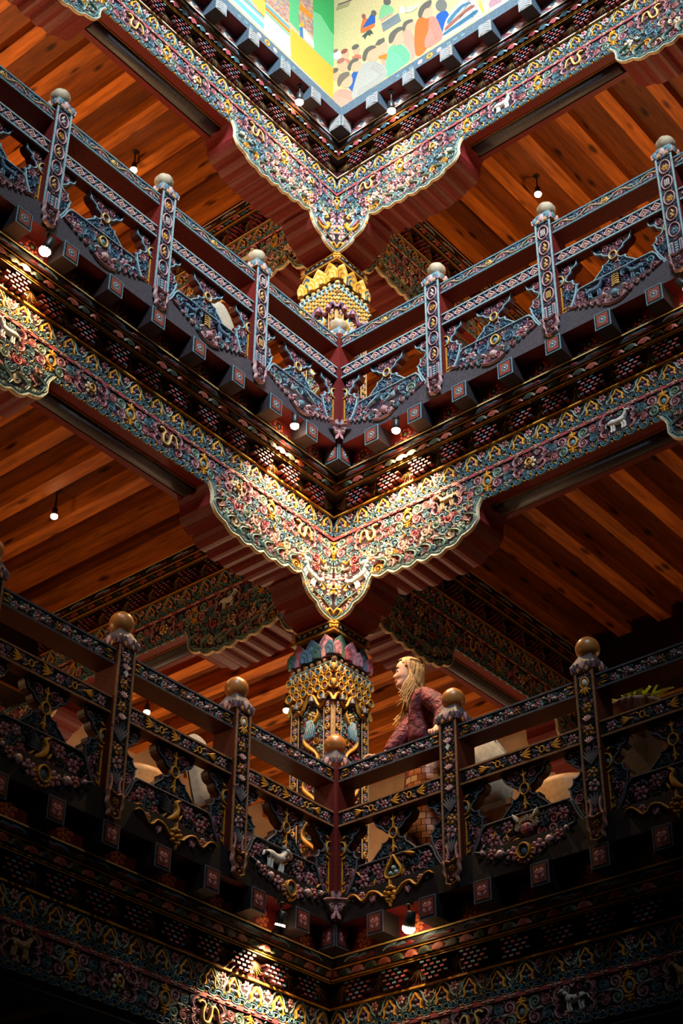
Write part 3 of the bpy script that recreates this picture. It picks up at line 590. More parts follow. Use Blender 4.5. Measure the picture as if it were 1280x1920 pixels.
def mk_lion(col, sp):
    m = MB(); k = 1.15
    quadruped(m, col, 0, 0, k, face=1)
    for a, b, r in ((.075, .05, .026), (.05, .065, .018), (.06, .03, .020), (-.075, .02, .022), (-.09, .035, .016)): m.dome(a*k, b*k, r, .03, col, n=7)
    for a, b in ((-.04, .02), (.0, .01), (.03, .02)): m.dome(a*k, b*k, .007, .006, sp, n=5, h0=.027)
    return m.mesh('carved_lion')
M['board'] = mk_bracket_board(); M['border'] = mk_bracket_border()
M['bfill'] = {2: mk_bracket_fill(3, True), 3: mk_bracket_fill(11, False)}
M['lion'] = mk_lion('white', 'slate')
M['phoenix'] = MB().rib([(.10, -.03), (.05, -.055), (0, -.04), (-.03, .0), (-.045, .035)], [.004, .022, .030, .018, .010], .03, 'dgold', 'gold').dome(-.05, .05, .018, .03, 'gold', n=7).leaf(0, -.02, .09, .018, .9, 'teal', 'lteal', h=.036).leaf(.02, -.03, .09, .016, .5, 'rose', 'pink', h=.034).mesh('carved_bird')

def add_bracket(root, a0, mirror, lev):
    b = obj('bracket', M['board'], root, loc=(a0, 0, 0), sc=(-1, 1, 1) if mirror else None, label='red carved bracket with scalloped fluted underside')
    f = .264
    obj('carved_border', M['border'], b, loc=(0, f, 0)); obj('carved_scrollwork', M['bfill'][lev], b, loc=(0, f, 0), kind='stuff')
    if lev == 2: obj('carved_lion', M['lion'], b, loc=(.335, f, -.20), rot=(0, -.35, 0), sc=(1.12, 1, 1.12), label='white carved snow lion')
    else: obj('carved_bird', M['phoenix'], b, loc=(.24, f, -.27), label='golden carved bird')

# ------------------------------------------------------------------ carved beams
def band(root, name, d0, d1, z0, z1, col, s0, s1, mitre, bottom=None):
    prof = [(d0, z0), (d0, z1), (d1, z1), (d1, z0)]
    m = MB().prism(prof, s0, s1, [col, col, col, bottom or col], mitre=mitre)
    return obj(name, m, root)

def beam(lev, wing, interior, label):
    root = thing('carved_beam', label, 'beam', wing, (0, 0, ZF[lev]), group='carved beams of the galleries')
    s0, s1 = (-4.4, -.56) if interior else (0, 4.3)
    mt = not interior
    dark = (40, 26, 36)
    core = [(.28, 0), (.28, .43), (.27, .43), (.27, .57), (.29, .57), (.29, .70), (.15, .70), (.15, .85), (.55, .85), (.55, -.02), (.50, -.02), (.50, .06), (.37, .06), (.37, 0)]
    cols = [dark, dark, 'dmaroon', 'dmaroon', 'dmaroon', 'dmaroon', 'maroon' if lev < 3 else (150, 84, 98), 'maroon', 'maroon', 'maroon', 'maroon', 'charcoal', 'maroon', 'maroon']
    obj('beam_core', MB().prism(core, s0, s1, cols, mitre=mt), root)
    dk = (44, 22, 18)
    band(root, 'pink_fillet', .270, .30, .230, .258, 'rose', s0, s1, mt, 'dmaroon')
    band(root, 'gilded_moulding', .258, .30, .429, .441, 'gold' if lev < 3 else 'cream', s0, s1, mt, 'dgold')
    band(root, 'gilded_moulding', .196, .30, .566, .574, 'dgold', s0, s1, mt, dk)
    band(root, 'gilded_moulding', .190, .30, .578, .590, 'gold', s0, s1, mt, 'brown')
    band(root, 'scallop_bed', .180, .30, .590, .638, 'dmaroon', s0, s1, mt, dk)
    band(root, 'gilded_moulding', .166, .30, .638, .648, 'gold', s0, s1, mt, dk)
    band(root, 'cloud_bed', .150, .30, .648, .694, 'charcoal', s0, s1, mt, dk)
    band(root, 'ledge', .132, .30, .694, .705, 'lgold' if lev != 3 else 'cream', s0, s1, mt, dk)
    band(root, 'gilded_line', .366, .374, -.006, .004, 'dgold', s0, s1, False)
    pole_s = (1.10, 2.47) if not interior else (-3.05, -1.80)
    if lev == 1: pole_s = (.3, 4.2)
    if not interior or True:
        m = MB(); n = 12
        prof = [(.437+.056*math.cos(2*PI*k/n), .004+.056*math.sin(2*PI*k/n)) for k in range(n)]
        m.prism(prof, pole_s[0], pole_s[1], ['slate'], smooth=True); obj('round_soffit_bar', m, root, label='grey round bar set in the soffit groove')
    obj('wave_border', M['wave_in' if interior else 'wave'], root, loc=(0, .28, .022)); obj('wave_border', M['wave_in' if interior else 'wave'], root, loc=(0, .28, .283))
    obj('carved_scrollwork', M['filler'][(0, 1) if interior else (lev, 0)], root, loc=(0, .28, 0), kind='stuff')
    def xs(off, per, lo, hi):
        k = math.ceil((lo-off)/per); out = []
        while off+k*per <= hi: out.append((k, off+k*per)); k += 1
        return out
    lo, hi = (-4.3, -.62) if interior else (-.22, 4.2)
    for k, x in xs(.0, .199, lo, hi): obj('trefoil', M['trefoil'], root, loc=(x, .28, .350))
    for k, x in xs(.0815, .199, lo-.02, hi): obj('rosette', M['rosette'], root, loc=(x, .28, .392))
    for k, x in xs(.0, .153, lo, hi): obj('fillet_blossom', M['fflower'], root, loc=(x, .27, .244))
    ph = -.28 if lev != 1 else .447
    order = {(1, 'R'): ['dragon', 'dog', 'deer', 'jewel'], (1, 'L'): ['dragon', 'jewel', 'deer', 'dragon'], (2, 'R'): ['dragon', 'deer', 'jewel', 'goat', 'dragon'], (2, 'L'): ['dragon', 'jewel', 'dragon', 'jewel', 'goat'], (3, 'R'): ['dragon', 'jewel', 'goat', 'dragon'], (3, 'L'): ['jewel', 'dragon', 'jewel', 'dragon']}[(lev, wing)]
    for k, x in xs(ph, .7, lo-.06, hi):
        obj('medallion', M['medallion'], root, loc=(x, .28, .136))
        for sx, sz, i, R in ((-.088, .045, 0, 1), (-.082, -.040, 1, 1), (.088, .045, 1, 1), (.082, -.040, 0, 1), (-.165, .04, 2, 1), (.165, -.035, 2, 1), (-.160, -.045, 3, 1), (.162, .048, 3, 1)):
            if x+sx < -.27 and not interior: continue
            if interior and x+sx > -.58: continue
            obj('scroll', M['scr'][i], root, loc=(x+sx, .28, .136+sz), sc=(1 if sx < 0 else -1, 1, 1 if sz > 0 else -1))
    for k, x in xs(ph+.35, .7, lo+.02, hi):
        obj('cartouche', M['cart'][order[k % len(order)]], root, loc=(x, .28, .137))
    for k, x in xs(.148, .2905, lo, hi): obj('tassel_fan', M['fan'], root, loc=(x, .268, .445))
    for k, x in xs(.148+.145, .2905, lo, hi): obj('dentil_cluster', M['dentil'], root, loc=(x-.005, .27, .440))
    for k, x in xs(.035, .102, lo-.02, hi): obj('lotus_scallop', M['pet'][(k % 2)+(2 if lev == 3 else 0)], root, loc=(x, .18, .590), sc=(1, 1, .92))
    for k, x in xs(.05, .30, lo+.05, hi): obj('cloud_relief', M['cloud'], root, loc=(x, .15, .660))
    if not interior:
        for k, x in xs(.114, .396, -.05, hi): obj('painted_blossom', M['wall'][lev], root, loc=(x+(.03 if lev == 3 else 0), .149, .712))
    if lev > 1:
        if not interior:
            add_bracket(root, -.338, False, lev); add_bracket(root, 3.91, True, lev)
        else:
            add_bracket(root, -.338, True, lev); add_bracket(root, -4.57, False, lev)
    return root

beam(3, 'L', False, 'carved beam below the striped mural wall, upper left of the atrium corner')
beam(3, 'R', False, 'carved beam below the mural of robed people, upper right of the atrium corner')
beam(2, 'L', False, 'carved beam below the left bluish balustrade with warm spotlit corner bracket')
beam(2, 'R', False, 'carved beam with white goat panel below the right bluish balustrade')
beam(1, 'L', False, 'dark carved beam at the bottom left with one bright lamp pool')
beam(1, 'R', False, 'nearly black carved beam at the bottom right with spotted white dog')
beam(3, 'R', True, 'shaded carved beam behind the gold-collared column, running back to the left')
beam(3, 'L', True, 'shaded carved beam behind the gold-collared column, running back to the right')
beam(2, 'R', True, 'shaded carved beam behind the lower column, running back to the left')
beam(2, 'L', True, 'shaded carved beam behind the lower column, running back above the blond person')

# ------------------------------------------------------------------ ceilings: joists whose painted ends look into the atrium
def mk_endpanel(lev):
    m = MB(); w, h = .0625, .07
    if lev < 3:
        m.box(-w, w, -.004, 0, -h, h, 'teal' if lev == 2 else 'slate'); m.poly([(-w+.009, -h+.009), (w-.009, -h+.009), (w-.009, h-.009), (-w+.009, h-.009)], .004, .0055, 'navy')
        m.poly([(-w+.018, -h+.018), (w-.018, -h+.018), (w-.018, h-.018), (-w+.018, h-.018)], .0055, .007, 'brick' if lev == 2 else (112, 52, 44))
        if lev == 2: m.flower(0, 0, .030, 'blue', 'cream', n=8, h=.006, edge='lteal', h0=.007)
        else: m.flower(0, 0, .036, 'mauve', 'orange', n=4, h=.006, edge='pink', h0=.007, rot=PI/4); m.flower(0, 0, .020, 'rose', 'dgold', n=4, h=.008, h0=.008)
    else:
        m.box(-w, w, -.004, 0, -h, h, (124, 146, 152)); m.poly([(-w+.01, -h+.01), (w-.01, -h+.01), (w-.01, h-.01), (-w+.01, h-.01)], .004, .0055, (196, 128, 96))
        m.poly([(-w+.015, -h+.015), (w-.015, -h+.015), (w-.015, h-.015), (-w+.015, h-.015)], .0055, .007, (150, 164, 164))
        for k in range(-2, 3): m.rib([(-w+.016, k*.024-.012), (0, k*.024+.012), (w-.016, k*.024-.012)], .0036, .003, 'pink' if k % 2 else (124, 146, 160), h0=.007, sharp=True)
    return m.mesh('end_panel')
JL = 4.6
def mk_joist(y0, side, tip):
    m = MB(); m.box(-.0625, .0625, y0, JL, .71, .85, 'orange')
    return m
def joist_mesh(wood, y0):
    return MB().box(-.0625, .0625, y0, JL, .71, .85, 'orange').mesh('joist', wood)
def tip_mesh(lev):
    c = {1: 'charcoal', 2: (48, 40, 46), 3: (68, 82, 96)}[lev]
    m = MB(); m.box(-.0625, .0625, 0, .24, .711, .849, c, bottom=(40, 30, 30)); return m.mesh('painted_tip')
def ceiling(lev, name):
    root = thing(name, None, None, 'W', (0, 0, ZF[lev]), kind='structure')
    ep = mk_endpanel(lev); tip = tip_mesh(lev); off = .03 if lev == 3 else 0.0
    jL, jR, jI = joist_mesh(WOODY, .24), joist_mesh(WOODX, .24), joist_mesh(WOODY, .30)
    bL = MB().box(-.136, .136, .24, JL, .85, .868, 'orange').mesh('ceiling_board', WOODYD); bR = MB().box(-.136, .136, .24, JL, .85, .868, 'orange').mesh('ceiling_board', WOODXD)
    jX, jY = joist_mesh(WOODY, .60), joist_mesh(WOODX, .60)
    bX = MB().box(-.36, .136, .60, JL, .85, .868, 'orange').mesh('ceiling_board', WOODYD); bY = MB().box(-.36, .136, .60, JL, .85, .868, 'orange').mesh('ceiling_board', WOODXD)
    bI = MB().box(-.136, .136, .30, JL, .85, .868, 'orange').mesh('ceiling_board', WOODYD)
    for w, jm, bm, lo, hi in (('L', jL, bL, 0, 11), ('R', jR, bR, 0, 11), ('L', jI, bI, -12, -1), ('L', jX, bX, -1, 0), ('R', jY, bY, -1, 0)):
        for k in range(lo, hi):
            s = .396*(k+1)-.084+off
            if lo < -1: s = .396*(k+1)-.084-.32
            inner = lo < 0
            j = bpy.data.objects.new('joist', jm); C.objects.link(j); j.parent = root
            mw = WING[w] @ Matrix.Translation((s, 0, 0)); j.matrix_local = mw
            b = bpy.data.objects.new('ceiling_board', bm); C.objects.link(b); b.parent = root; b.matrix_local = WING[w] @ Matrix.Translation((s+.198, 0, 0))
            if not inner:
                obj('painted_tip', tip, j, label='dark painted end of the joist'); obj('end_panel', ep, j, loc=(0, 0, .78), label='painted square with a flower')
    # square corner block
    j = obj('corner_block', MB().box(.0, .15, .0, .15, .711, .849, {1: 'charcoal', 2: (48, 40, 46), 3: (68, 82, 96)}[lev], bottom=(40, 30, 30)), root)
    obj('end_panel', ep, j, loc=(.0625+.005, 0, .78)); obj('end_panel', ep, j, loc=(0, .0625+.005, .78), rot=(0, 0, -PI/2))
    return root
ceiling(1, 'ceiling_1'); ceiling(2, 'ceiling_2'); ceiling(3, 'ceiling_3')

# floor edge boards hiding the joist tops, gallery floors and outer walls
def lshape(name, z0, z1, d0, d1, mat, kind):
    m = MB(); m.box(-4.6, d1, d0, d1, z0, z1, 'brown'); m.box(d0, d1, -4.6, d0-.0005, z0, z1, 'brown')
    return obj(name, m.mesh(name, mat), None, kind=kind)
for lev, n in ((1, 'floor_1'), (2, 'floor_2'), (3, 'floor_3')):
    lshape(n, ZF[lev]+.869, ZF[lev]+(1.16 if lev < 3 else .944), .19, JL, FLOORM, 'structure')
for lev, n in ((1, 'trim_1'), (2, 'trim_2')):
    c = 'charcoal' if lev == 1 else (78, 72, 80)
    t = thing(n, None, None, 'W', (0, 0, ZF[lev]), kind='structure')
    for w in 'LR':
        m = MB(); m.prism([(.02, .85), (.02, 1.03), (.19, 1.03), (.19, .85)], 0, 4.3, [c, c, c, 'maroon'], mitre=True)
        o = obj('edge_board', m, t); o.matrix_local = WING[w]
t3 = thing('trim_3', None, None, 'W', (0, 0, ZF[3]), kind='structure')
mff = MB()
for w in 'LR':
    m = MB(); m.prism([(.02, .85), (.02, .965), (.30, .965), (.30, .85)], 0, 4.4, [(86, 104, 118), (104, 118, 126), 'maroon', 'maroon'], mitre=True)
    o = obj('edge_board', m, t3, label='slate blue board with painted flower sprays'); o.matrix_local = WING[w]
    f = MB()
    for x in (.95, 2.35, 3.7):
        f.ring(x, .905, .024, .024, .012, .003, 'dgold', 'gold'); f.flower(x-.10, .905, .028, 'lpink', 'white', n=6, h=.003); f.flower(x+.10, .905, .028, 'lpink', 'white', n=6, h=.003)
        for q in (-.2, .2, -.27, .27): f.spiral(x+q, .905, .022, 'teal', 'lteal', h=.003, n=9, hand=1 if q > 0 else -1)
        for q in (-.32, .32): f.leaf(x+q, .905, .05*(1 if q > 0 else -1), .012, 0, 'lteal', 'teal', h=.003)
    obj('painted_spray', f, o, loc=(0, .02, 0))
walls = (('wall_rear_left', (-4.8, 4.6), (4.75, 4.75)), ('wall_rear_right', (4.6, -4.8), (4.75, 4.6)))
for n, a, b in walls:
    obj(n, MB().box(a[0], b[0], a[1], b[1], 4.0, 16.2, 'tan').mesh(n, PLASTER), None, kind='structure')
# mural walls rising behind the top edge board
def mural(name, wing, figs, base):
    root = thing(name, None, None, wing, (0, 0, 0), kind='structure')
    m = MB(); m.box(-.62, 4.6, .62, .80, ZF[3]+.965, 16.6, base)
    obj('mural_ground', m.mesh('mural_ground', MURALP), root)
    for fi, fig in enumerate(figs):
        q = MB(); h0 = .0004*fi
        for l, c, pts in fig:
            pts = list(pts)
            if wing == 'R' and len(pts) > 5: pts = crv(pts, None, True)[0]
            c = tuple(int(v*.94+6) for v in c); q.poly(pts, .0, .0006*l+h0*.2, c)
            ext = max(x for x, z in pts)-min(x for x, z in pts)
            if wing == 'R' and ext > .20 and max(c) > 110:
                dk = tuple(int(v*.80) for v in c)
                for r in (1, 2, 3, 4): q.rib(shrink(pts, r*.020)[len(pts)//8:len(pts)*5//8], .0022, .0003, dk, h0=.0006*l+h0*.2, sharp=True)
        if wing == 'L' and fi in (4, 6):     # patterned silk: scattered little blossoms
            rg = random.Random(fi); l, c, pts = fig[0]
            xs_ = [x for x, z in pts]; zs_ = [z for x, z in pts]
            for _ in range(260):
                x, z = rg.uniform(min(xs_), max(xs_)), rg.uniform(min(zs_), max(zs_))
                if inside((x, z), pts): q.flower(x, z, .016, rg.choice([(206, 170, 150), (190, 110, 100), (120, 150, 160), (214, 180, 110)]), (150, 80, 70), n=5, h=.0004, h0=.0007+h0*.2)
        obj('painted_figure' if wing == 'R' else 'painted_stripe', q.mesh('painted_figure', MURALP), root, loc=(0, .62, 0))
mural('wall_right', 'R', MURAL_R, (200, 182, 134)); mural('wall_left', 'L', MURAL_L, (190, 176, 146))
obj('floor_ledge', MB().box(-4.6, .62, .02, .62, ZF[3]+.945, ZF[3]+.964, (110, 120, 130)).box(.02, .62, -4.6, .02, ZF[3]+.945, ZF[3]+.964, (110, 120, 130)), t3)
# dark cross beams along the outer column line
for wing, lab in (('L', 'plain dark beam along the outer side of the lower left gallery'), ('R', 'plain dark beam along the outer side of the lower right gallery')):
    for lev in (2,):
        t = thing('outer_beam', lab, 'beam', wing, (0, 0, ZF[lev]), 'plain beams of the outer column line')
        obj('beam_core', MB().box(-.2 if wing == 'L' else -.2, 4.4, 3.5, 3.8, .0, .71, (34, 20, 16)), t)
        obj('gilded_line', MB().box(-.2, 4.4, 3.49, 3.5, .0, .018, 'dgold'), t)
# ------------------------------------------------------------------ balustrades
def mk_vine(Wd, hgt):
    m = MB(); x0, x1 = -Wd/2+.01, Wd/2-.01; n = 64; nw = 3.5 if Wd > .85 else 3.5
    A = hgt*.30
    m.rib([(x0+(x1-x0)*i/n, A*math.sin(2*PI*nw*i/n)) for i in range(n+1)], .0058, .012, 'lgold', 'cream')
    per = (x1-x0)/(nw*2)
    for k in range(int(nw*2)):
        x = x0+per*(k+.5); sg = 1 if k % 2 == 0 else -1
        if k == int(nw): m.flower(x, 0, hgt*.40, 'lgold', 'cream', n=8, h=.014); m.ring(x, 0, hgt*.2, hgt*.2, .004, .018, 'gold', 'lgold'); continue
        ce, cm = [('mauve', 'lpink'), ('blue', 'lteal')][k % 2]
        m.spiral(x, -sg*.004, hgt*.30, ce, cm, turns=1.4, a0=-sg*PI/2, hand=sg, h=.012, n=13, w=hgt*.10, eye='rose', tail=.02)
        m.leaf(x-per*.45, -sg*hgt*.22, per*.5, .009, .2*sg, 'teal', 'lteal', h=.008); m.leaf(x+per*.1, sg*hgt*.30, per*.45, .008, -.3*sg, 'mauve', 'pink', h=.008); m.dome(x+per*.42, sg*hgt*.28, .008, .010, 'pink', n=6)
    fill(m, [(-Wd/2+.01, -hgt/2), (Wd/2-.01, -hgt/2), (Wd/2-.01, hgt/2), (-Wd/2+.01, hgt/2)], (.015, .010), [('blue', 'teal'), ('mauve', 'lpink'), ('teal', 'lteal')], random.Random(8), h=.007, avoid=[(x0+per*(k+.5), (1 if k % 2 else -1)*.004, hgt*.34) for k in range(int(nw*2))], tries=260)
    return m
def mk_diamonds(Wd, hgt):
    m = MB(); n = 9; per = (Wd-.02)/n
    for k in range(n):
        x = -Wd/2+.01+per*(k+.5); a, b = per*.40, hgt*.40
        m.rib([(x-a, 0), (x, b), (x+a, 0), (x, -b)], .0085, .010, 'mauve', 'lpink', closed=True, sharp=True)
        m.flower(x, 0, .020, 'lpink', 'gold', n=4, h=.012); m.dome(x, 0, .008, .016, 'lgold', n=6)
        for sg in (1, -1): m.leaf(x+per*.5, sg*hgt*.40, .024, .010, -sg*PI/2, 'blue', 'teal', h=.008); m.dome(x+per*.36, sg*hgt*.34, .006, .008, 'violet', n=5)
    return m
def mk_blossoms(Wd, hgt):
    m = MB(); rg = random.Random(5); n = 9; per = (Wd-.17)/n
    for sg in (1, -1):
        for q in range(2):
            m.spiral(sg*(Wd/2-.03-q*.035), (hgt*.20)*(1 if q else -1), .020, 'dgold', 'gold', turns=1.3, hand=sg, h=.014, n=10); m.leaf(sg*(Wd/2-.03), hgt*.25-q*.04, .05, .008, 0 if sg < 0 else PI, 'dgold', 'gold', h=.012)
    for k in range(n):
        x = -Wd/2+.085+per*(k+.5); z = hgt*.12*(1 if k % 2 else -1)
        if k == n//2: m.flower(x, 0, hgt*.36, 'dgold', 'pink', n=6, h=.016); continue
        m.flower(x, z, hgt*.30, 'mauve' if k % 3 else 'rose', 'lpink', n=5, h=.016, edge='lpink', rot=k)
        m.dome(x+per*.5, -z*1.3, .014, .018, 'lpink' if k % 2 else 'sage', n=7)
        for q in range(2): m.leaf(x+per*.4, z, .036, .010, rg.uniform(0, 6), 'dteal', 'teal', h=.008)
        m.spiral(x+per*.45, z*1.8, .014, 'teal', 'sage', h=.010, n=8, turns=1.1, hand=rg.choice((1, -1)))
    fill(m, [(-Wd/2+.02, -hgt/2), (Wd/2-.02, -hgt/2), (Wd/2-.02, hgt/2), (-Wd/2+.02, hgt/2)], (.016, .011), [('dteal', 'slate'), ('mauve', 'pink'), ('charcoal', 'dteal')], random.Random(3), h=.008, avoid=[(-Wd/2+.085+per*(k+.5), hgt*.12*(1 if k % 2 else -1), hgt*.30) for k in range(n)], tries=260)
    return m
def mk_goldleaf(Wd, hgt):
    m = MB(); n = 8; per = (Wd-.03)/n; rg = random.Random(9)
    for k in range(n):
        x = -Wd/2+.015+per*(k+.5)
        if k in (2, 5): m.ring(x, 0, .016, .020, .006, .014, 'dgold', 'gold'); m.rib([(x-.045, .03), (x-.02, .012)], .005, .012, 'dgold', 'gold'); m.rib([(x+.045, -.03), (x+.02, -.012)], .005, .012, 'dgold', 'gold')
        elif k in (0, 7, 3): m.flower(x, 0, hgt*.36, 'mauve', 'rose', n=6, h=.016, edge='lpink')
        else:
            sg = 1 if k < 4 else -1
            for q in (-.5, -.17, .17, .5): m.leaf(x+sg*.03, q*.01, .066, .012, (PI if sg > 0 else 0)+q, 'dgold', 'gold', h=.016)
            m.dome(x+sg*.03, 0, .012, .018, 'gold', n=6)
        for q in range(3): m.leaf(x+per*.5, rg.uniform(-.02, .02), .034, .009, rg.uniform(0, 6.28), 'dteal', 'slate', h=.008)
        m.dome(x+per*.45, rg.choice((-1, 1))*hgt*.30, .010, .012, 'mauve', n=6)
    fill(m, [(-Wd/2+.02, -hgt/2), (Wd/2-.02, -hgt/2), (Wd/2-.02, hgt/2), (-Wd/2+.02, hgt/2)], (.016, .011), [('dteal', 'slate'), ('mauve', 'pink'), ('charcoal', 'dteal')], random.Random(3), h=.008, avoid=[(-Wd/2+.015+per*(k+.5), 0, hgt*.34) for k in range(n)], tries=260)
    return m
POSTZ0, POSTZ1 = 1.0, 1.95
def _post2(seed):
    rg = random.Random(seed); m = MB(); w = .0625
    for sg in (1, -1): m.box(sg*(w-.004)-.0065, sg*(w-.004)+.0065, -.008, 0, POSTZ0, POSTZ1, 'lteal')
    m.box(-w, w, -.008, 0, POSTZ1-.014, POSTZ1, 'lteal')
    m.poly([(-w+.01, POSTZ0), (w-.01, POSTZ0), (w-.01, POSTZ1-.01), (-w+.01, POSTZ1-.01)], 0, .001, (50, 36, 54))
    for k in range(5):
        z = 1.235+k*.150; q = MB()
        q.rib([(.041*math.cos(2*PI*i/8+PI/8), .062*math.sin(2*PI*i/8+PI/8)) for i in range(8)], .006, .012, 'mauve', 'lpink', closed=True)
        g = rg.random(); t = rg.randrange(4)
        col = ('gold', 'lgold') if g < .55 else (('teal', 'lteal') if g < .8 else ('lpink', 'white'))
        if t == 0: q.rib([(-.012, -.03), (.012, -.018), (-.010, .0), (.012, .012), (.0, .032)], .007, .012, col[0], col[1]); q.dome(0, .034, .009, .012, col[1], n=6)
        elif t == 1:
            for a in (-1, 0, 1): q.rib([(-.022, a*.018-.006), (.022, a*.018+.006)], .0055, .012, col[0], col[1]); q.rib([(a*.014, -.03), (a*.014, .03)], .0045, .010, col[0], col[1])
        elif t == 2: q.spiral(0, 0, .027, col[0], col[1], h=.012, n=10)
        else: q.flower(0, 0, .028, col[0], col[1], n=6, h=.012)
        for sg in (1, -1):
            for sz in (1, -1): q.spiral(sg*.036, sz*.068, .013, 'teal' if sz > 0 else 'violet', 'lteal', hand=sg, h=.010, n=8, turns=1.1)
        m.merge(q, lambda p, z=z: (p[0], p[1], p[2]+z))
    for sg in (1, -1):
        m.box(sg*.036-.012, sg*.036+.012, -.012, 0, 1.01, 1.13, 'mauve', front='lpink'); m.box(sg*.036-.006, sg*.036+.006, -.016, 0, 1.02, 1.115, 'blue')
    for q in range(5): m.box(-.012, .012, -.010, 0, 1.02+q*.022, 1.034+q*.022, 'blue', front='lteal')
    m.spiral(0, 1.155, .018, 'pink', 'teal', h=.01, n=8)
    return m.mesh('post_carving')
def _post1(seed):
    rg = random.Random(seed); m = MB(); w = .0625
    for sg in (1, -1): m.box(sg*(w-.004)-.0065, sg*(w-.004)+.0065, -.008, 0, POSTZ0, POSTZ1, 'tan')
    m.box(-w, w, -.008, 0, POSTZ1-.014, POSTZ1, 'tan')
    m.poly([(-w+.01, POSTZ0), (w-.01, POSTZ0), (w-.01, POSTZ1-.01), (-w+.01, POSTZ1-.01)], 0, .001, 'black')
    z = 1.89
    def lotus(z, c1, c2):
        for a in (-.9, -.45, 0, .45, .9): m.leaf(0, z-.02, .040, .013, PI/2+a, c1, c2, h=.014)
    if seed % 2:
        m.dome(0, 1.865, .020, .014, 'white', rz=.028, n=9); m.ring(0, 1.862, .028, .036, .007, .012, 'dgold', 'gold')
        for a in (-1, -.5, 0, .5, 1): m.leaf(0, 1.83, .05, .010, -PI/2+a, 'dgold', 'gold', h=.012)
    else:
        m.flower(0, 1.875, .036, 'pink', 'gold', n=6, h=.016, edge='lpink'); lotus(1.81, 'mauve', 'lpink'); m.poly([(0, 1.79), (.018, 1.765), (0, 1.74), (-.018, 1.765)], 0, .012, 'white')
    for k, zz in enumerate((1.70, 1.63, 1.555, 1.49)):
        if k % 2 == 0: m.flower(0, zz, .034, 'dgold', 'lpink', n=6, h=.016, edge='gold'); m.dome(0, zz, .014, .02, 'pink', n=6)
        else: lotus(zz, 'rose' if k == 1 else 'mauve', 'lpink')
    for k in range(7):
        m.leaf(0, 1.33, .11, .012, PI/2+(k-3)*.22, 'charcoal', 'slate', h=.010)
    m.flower(0, 1.285, .034, 'dgold', 'lpink', n=5, h=.016, edge='gold'); m.flower(0, 1.205, .038, 'mauve', 'slate', n=5, h=.016, edge='lpink')
    for k in range(5): m.leaf(0, 1.07, .09, .012, PI/2+(k-2)*.3, 'dteal', 'slate', h=.010)
    for sg in (1, -1): m.rib([(sg*.045, 1.12), (sg*.03, 1.09), (sg*.035, 1.04), (sg*.05, 1.0)], .010, .012, 'mauve', 'pink')
    fill(m, [(-.050, 1.02), (.050, 1.02), (.050, 1.93), (-.050, 1.93)], (.016, .011), [('dteal', 'slate'), ('mauve', 'pink'), ('charcoal', 'slate')], rg, h=.009, avoid=[(0, zz, .034) for zz in (1.86, 1.80, 1.70, 1.63, 1.555, 1.49, 1.285, 1.205, 1.36, 1.40, 1.10)], tries=260)
    return m.mesh('post_carving')
def mk_finial(lev):
    m = MB(); a, b = ('lpink', 'mauve') if lev == 2 else ('pink', 'dgold')
    m.rib([(-.062, 1.02), (-.05, .985), (-.055, .95), (-.035, .91), (-.04, .88), (-.01, .865), (0, .86), (.01, .865), (.04, .88), (.035, .91), (.055, .95), (.05, .985), (.062, 1.02)], .009, .03, a, b)
    m.poly([(-.05, 1.02), (.05, 1.02), (.04, .95), (.03, .90), (0, .87), (-.03, .90), (-.04, .95)], 0, .018, 'dmaroon')
    m.flower(0, .965, .024, b, 'teal' if lev == 2 else 'orange', n=6, h=.022, h0=.014)
    for sg in (1, -1): m.spiral(sg*.026, .915, .017, a, b, hand=sg, h=.02, n=9, h0=.014); m.leaf(0, 1.0, .05*1, .009, PI/2+sg*1.2, a, b, h=.02, h0=.014)
    m.dome(0, .89, .010, .03, 'teal' if lev == 2 else 'gold', n=6)
    return m.mesh('drop_finial')
def mk_cap(lev):
    """pyramidal cap dressed with carved petals"""
    m = MB(); w = .082; c1, c2 = ('lpink', 'teal') if lev == 2 else ('mauve', 'slate')
    q = [(-w, -w), (w, -w), (w, w), (-w, w)]
    a = m.add(*[(x*1.0, y, 1.945) for x, y in q]); b = m.add(*[(x*1.06, y*1.06, 1.985) for x, y in q]); t = m.add(*[(x*.55, y*.55, 2.065) for x, y in q])
    for k in range(4):
        k2 = (k+1) % 4; m.face((a+k, a+k2, b+k2, b+k), c1); m.face((b+k, b+k2, t+k2, t+k), c2)
    m.face((a+3, a+2, a+1, a), 'dgold'); m.face((t, t+1, t+2, t+3), c1)
    for sd in range(4):
        r = Matrix.Rotation(sd*PI/2, 3, 'Z'); f = MB()
        f.leaf(0, 2.01, .060, .026, -PI/2, c1, 'lpink', h=.007)
        for x in (-.058, .058): f.leaf(x, 2.0, .052, .020, -PI/2, 'teal' if lev == 2 else 'slate', c2, h=.006); f.spiral(x*.55, 1.985, .014, c2, 'lteal' if lev == 2 else 'pink', h=.006, n=9)
        for x in (-.03, .03): f.leaf(x, 1.965, .034, .009, -PI/2, 'dgold', 'gold', h=.005)
        m.merge(f, lambda p, r=r: tuple(r @ Vector((p[0], p[1]-w*1.03, p[2]))))
    return m.mesh('petal_cap')
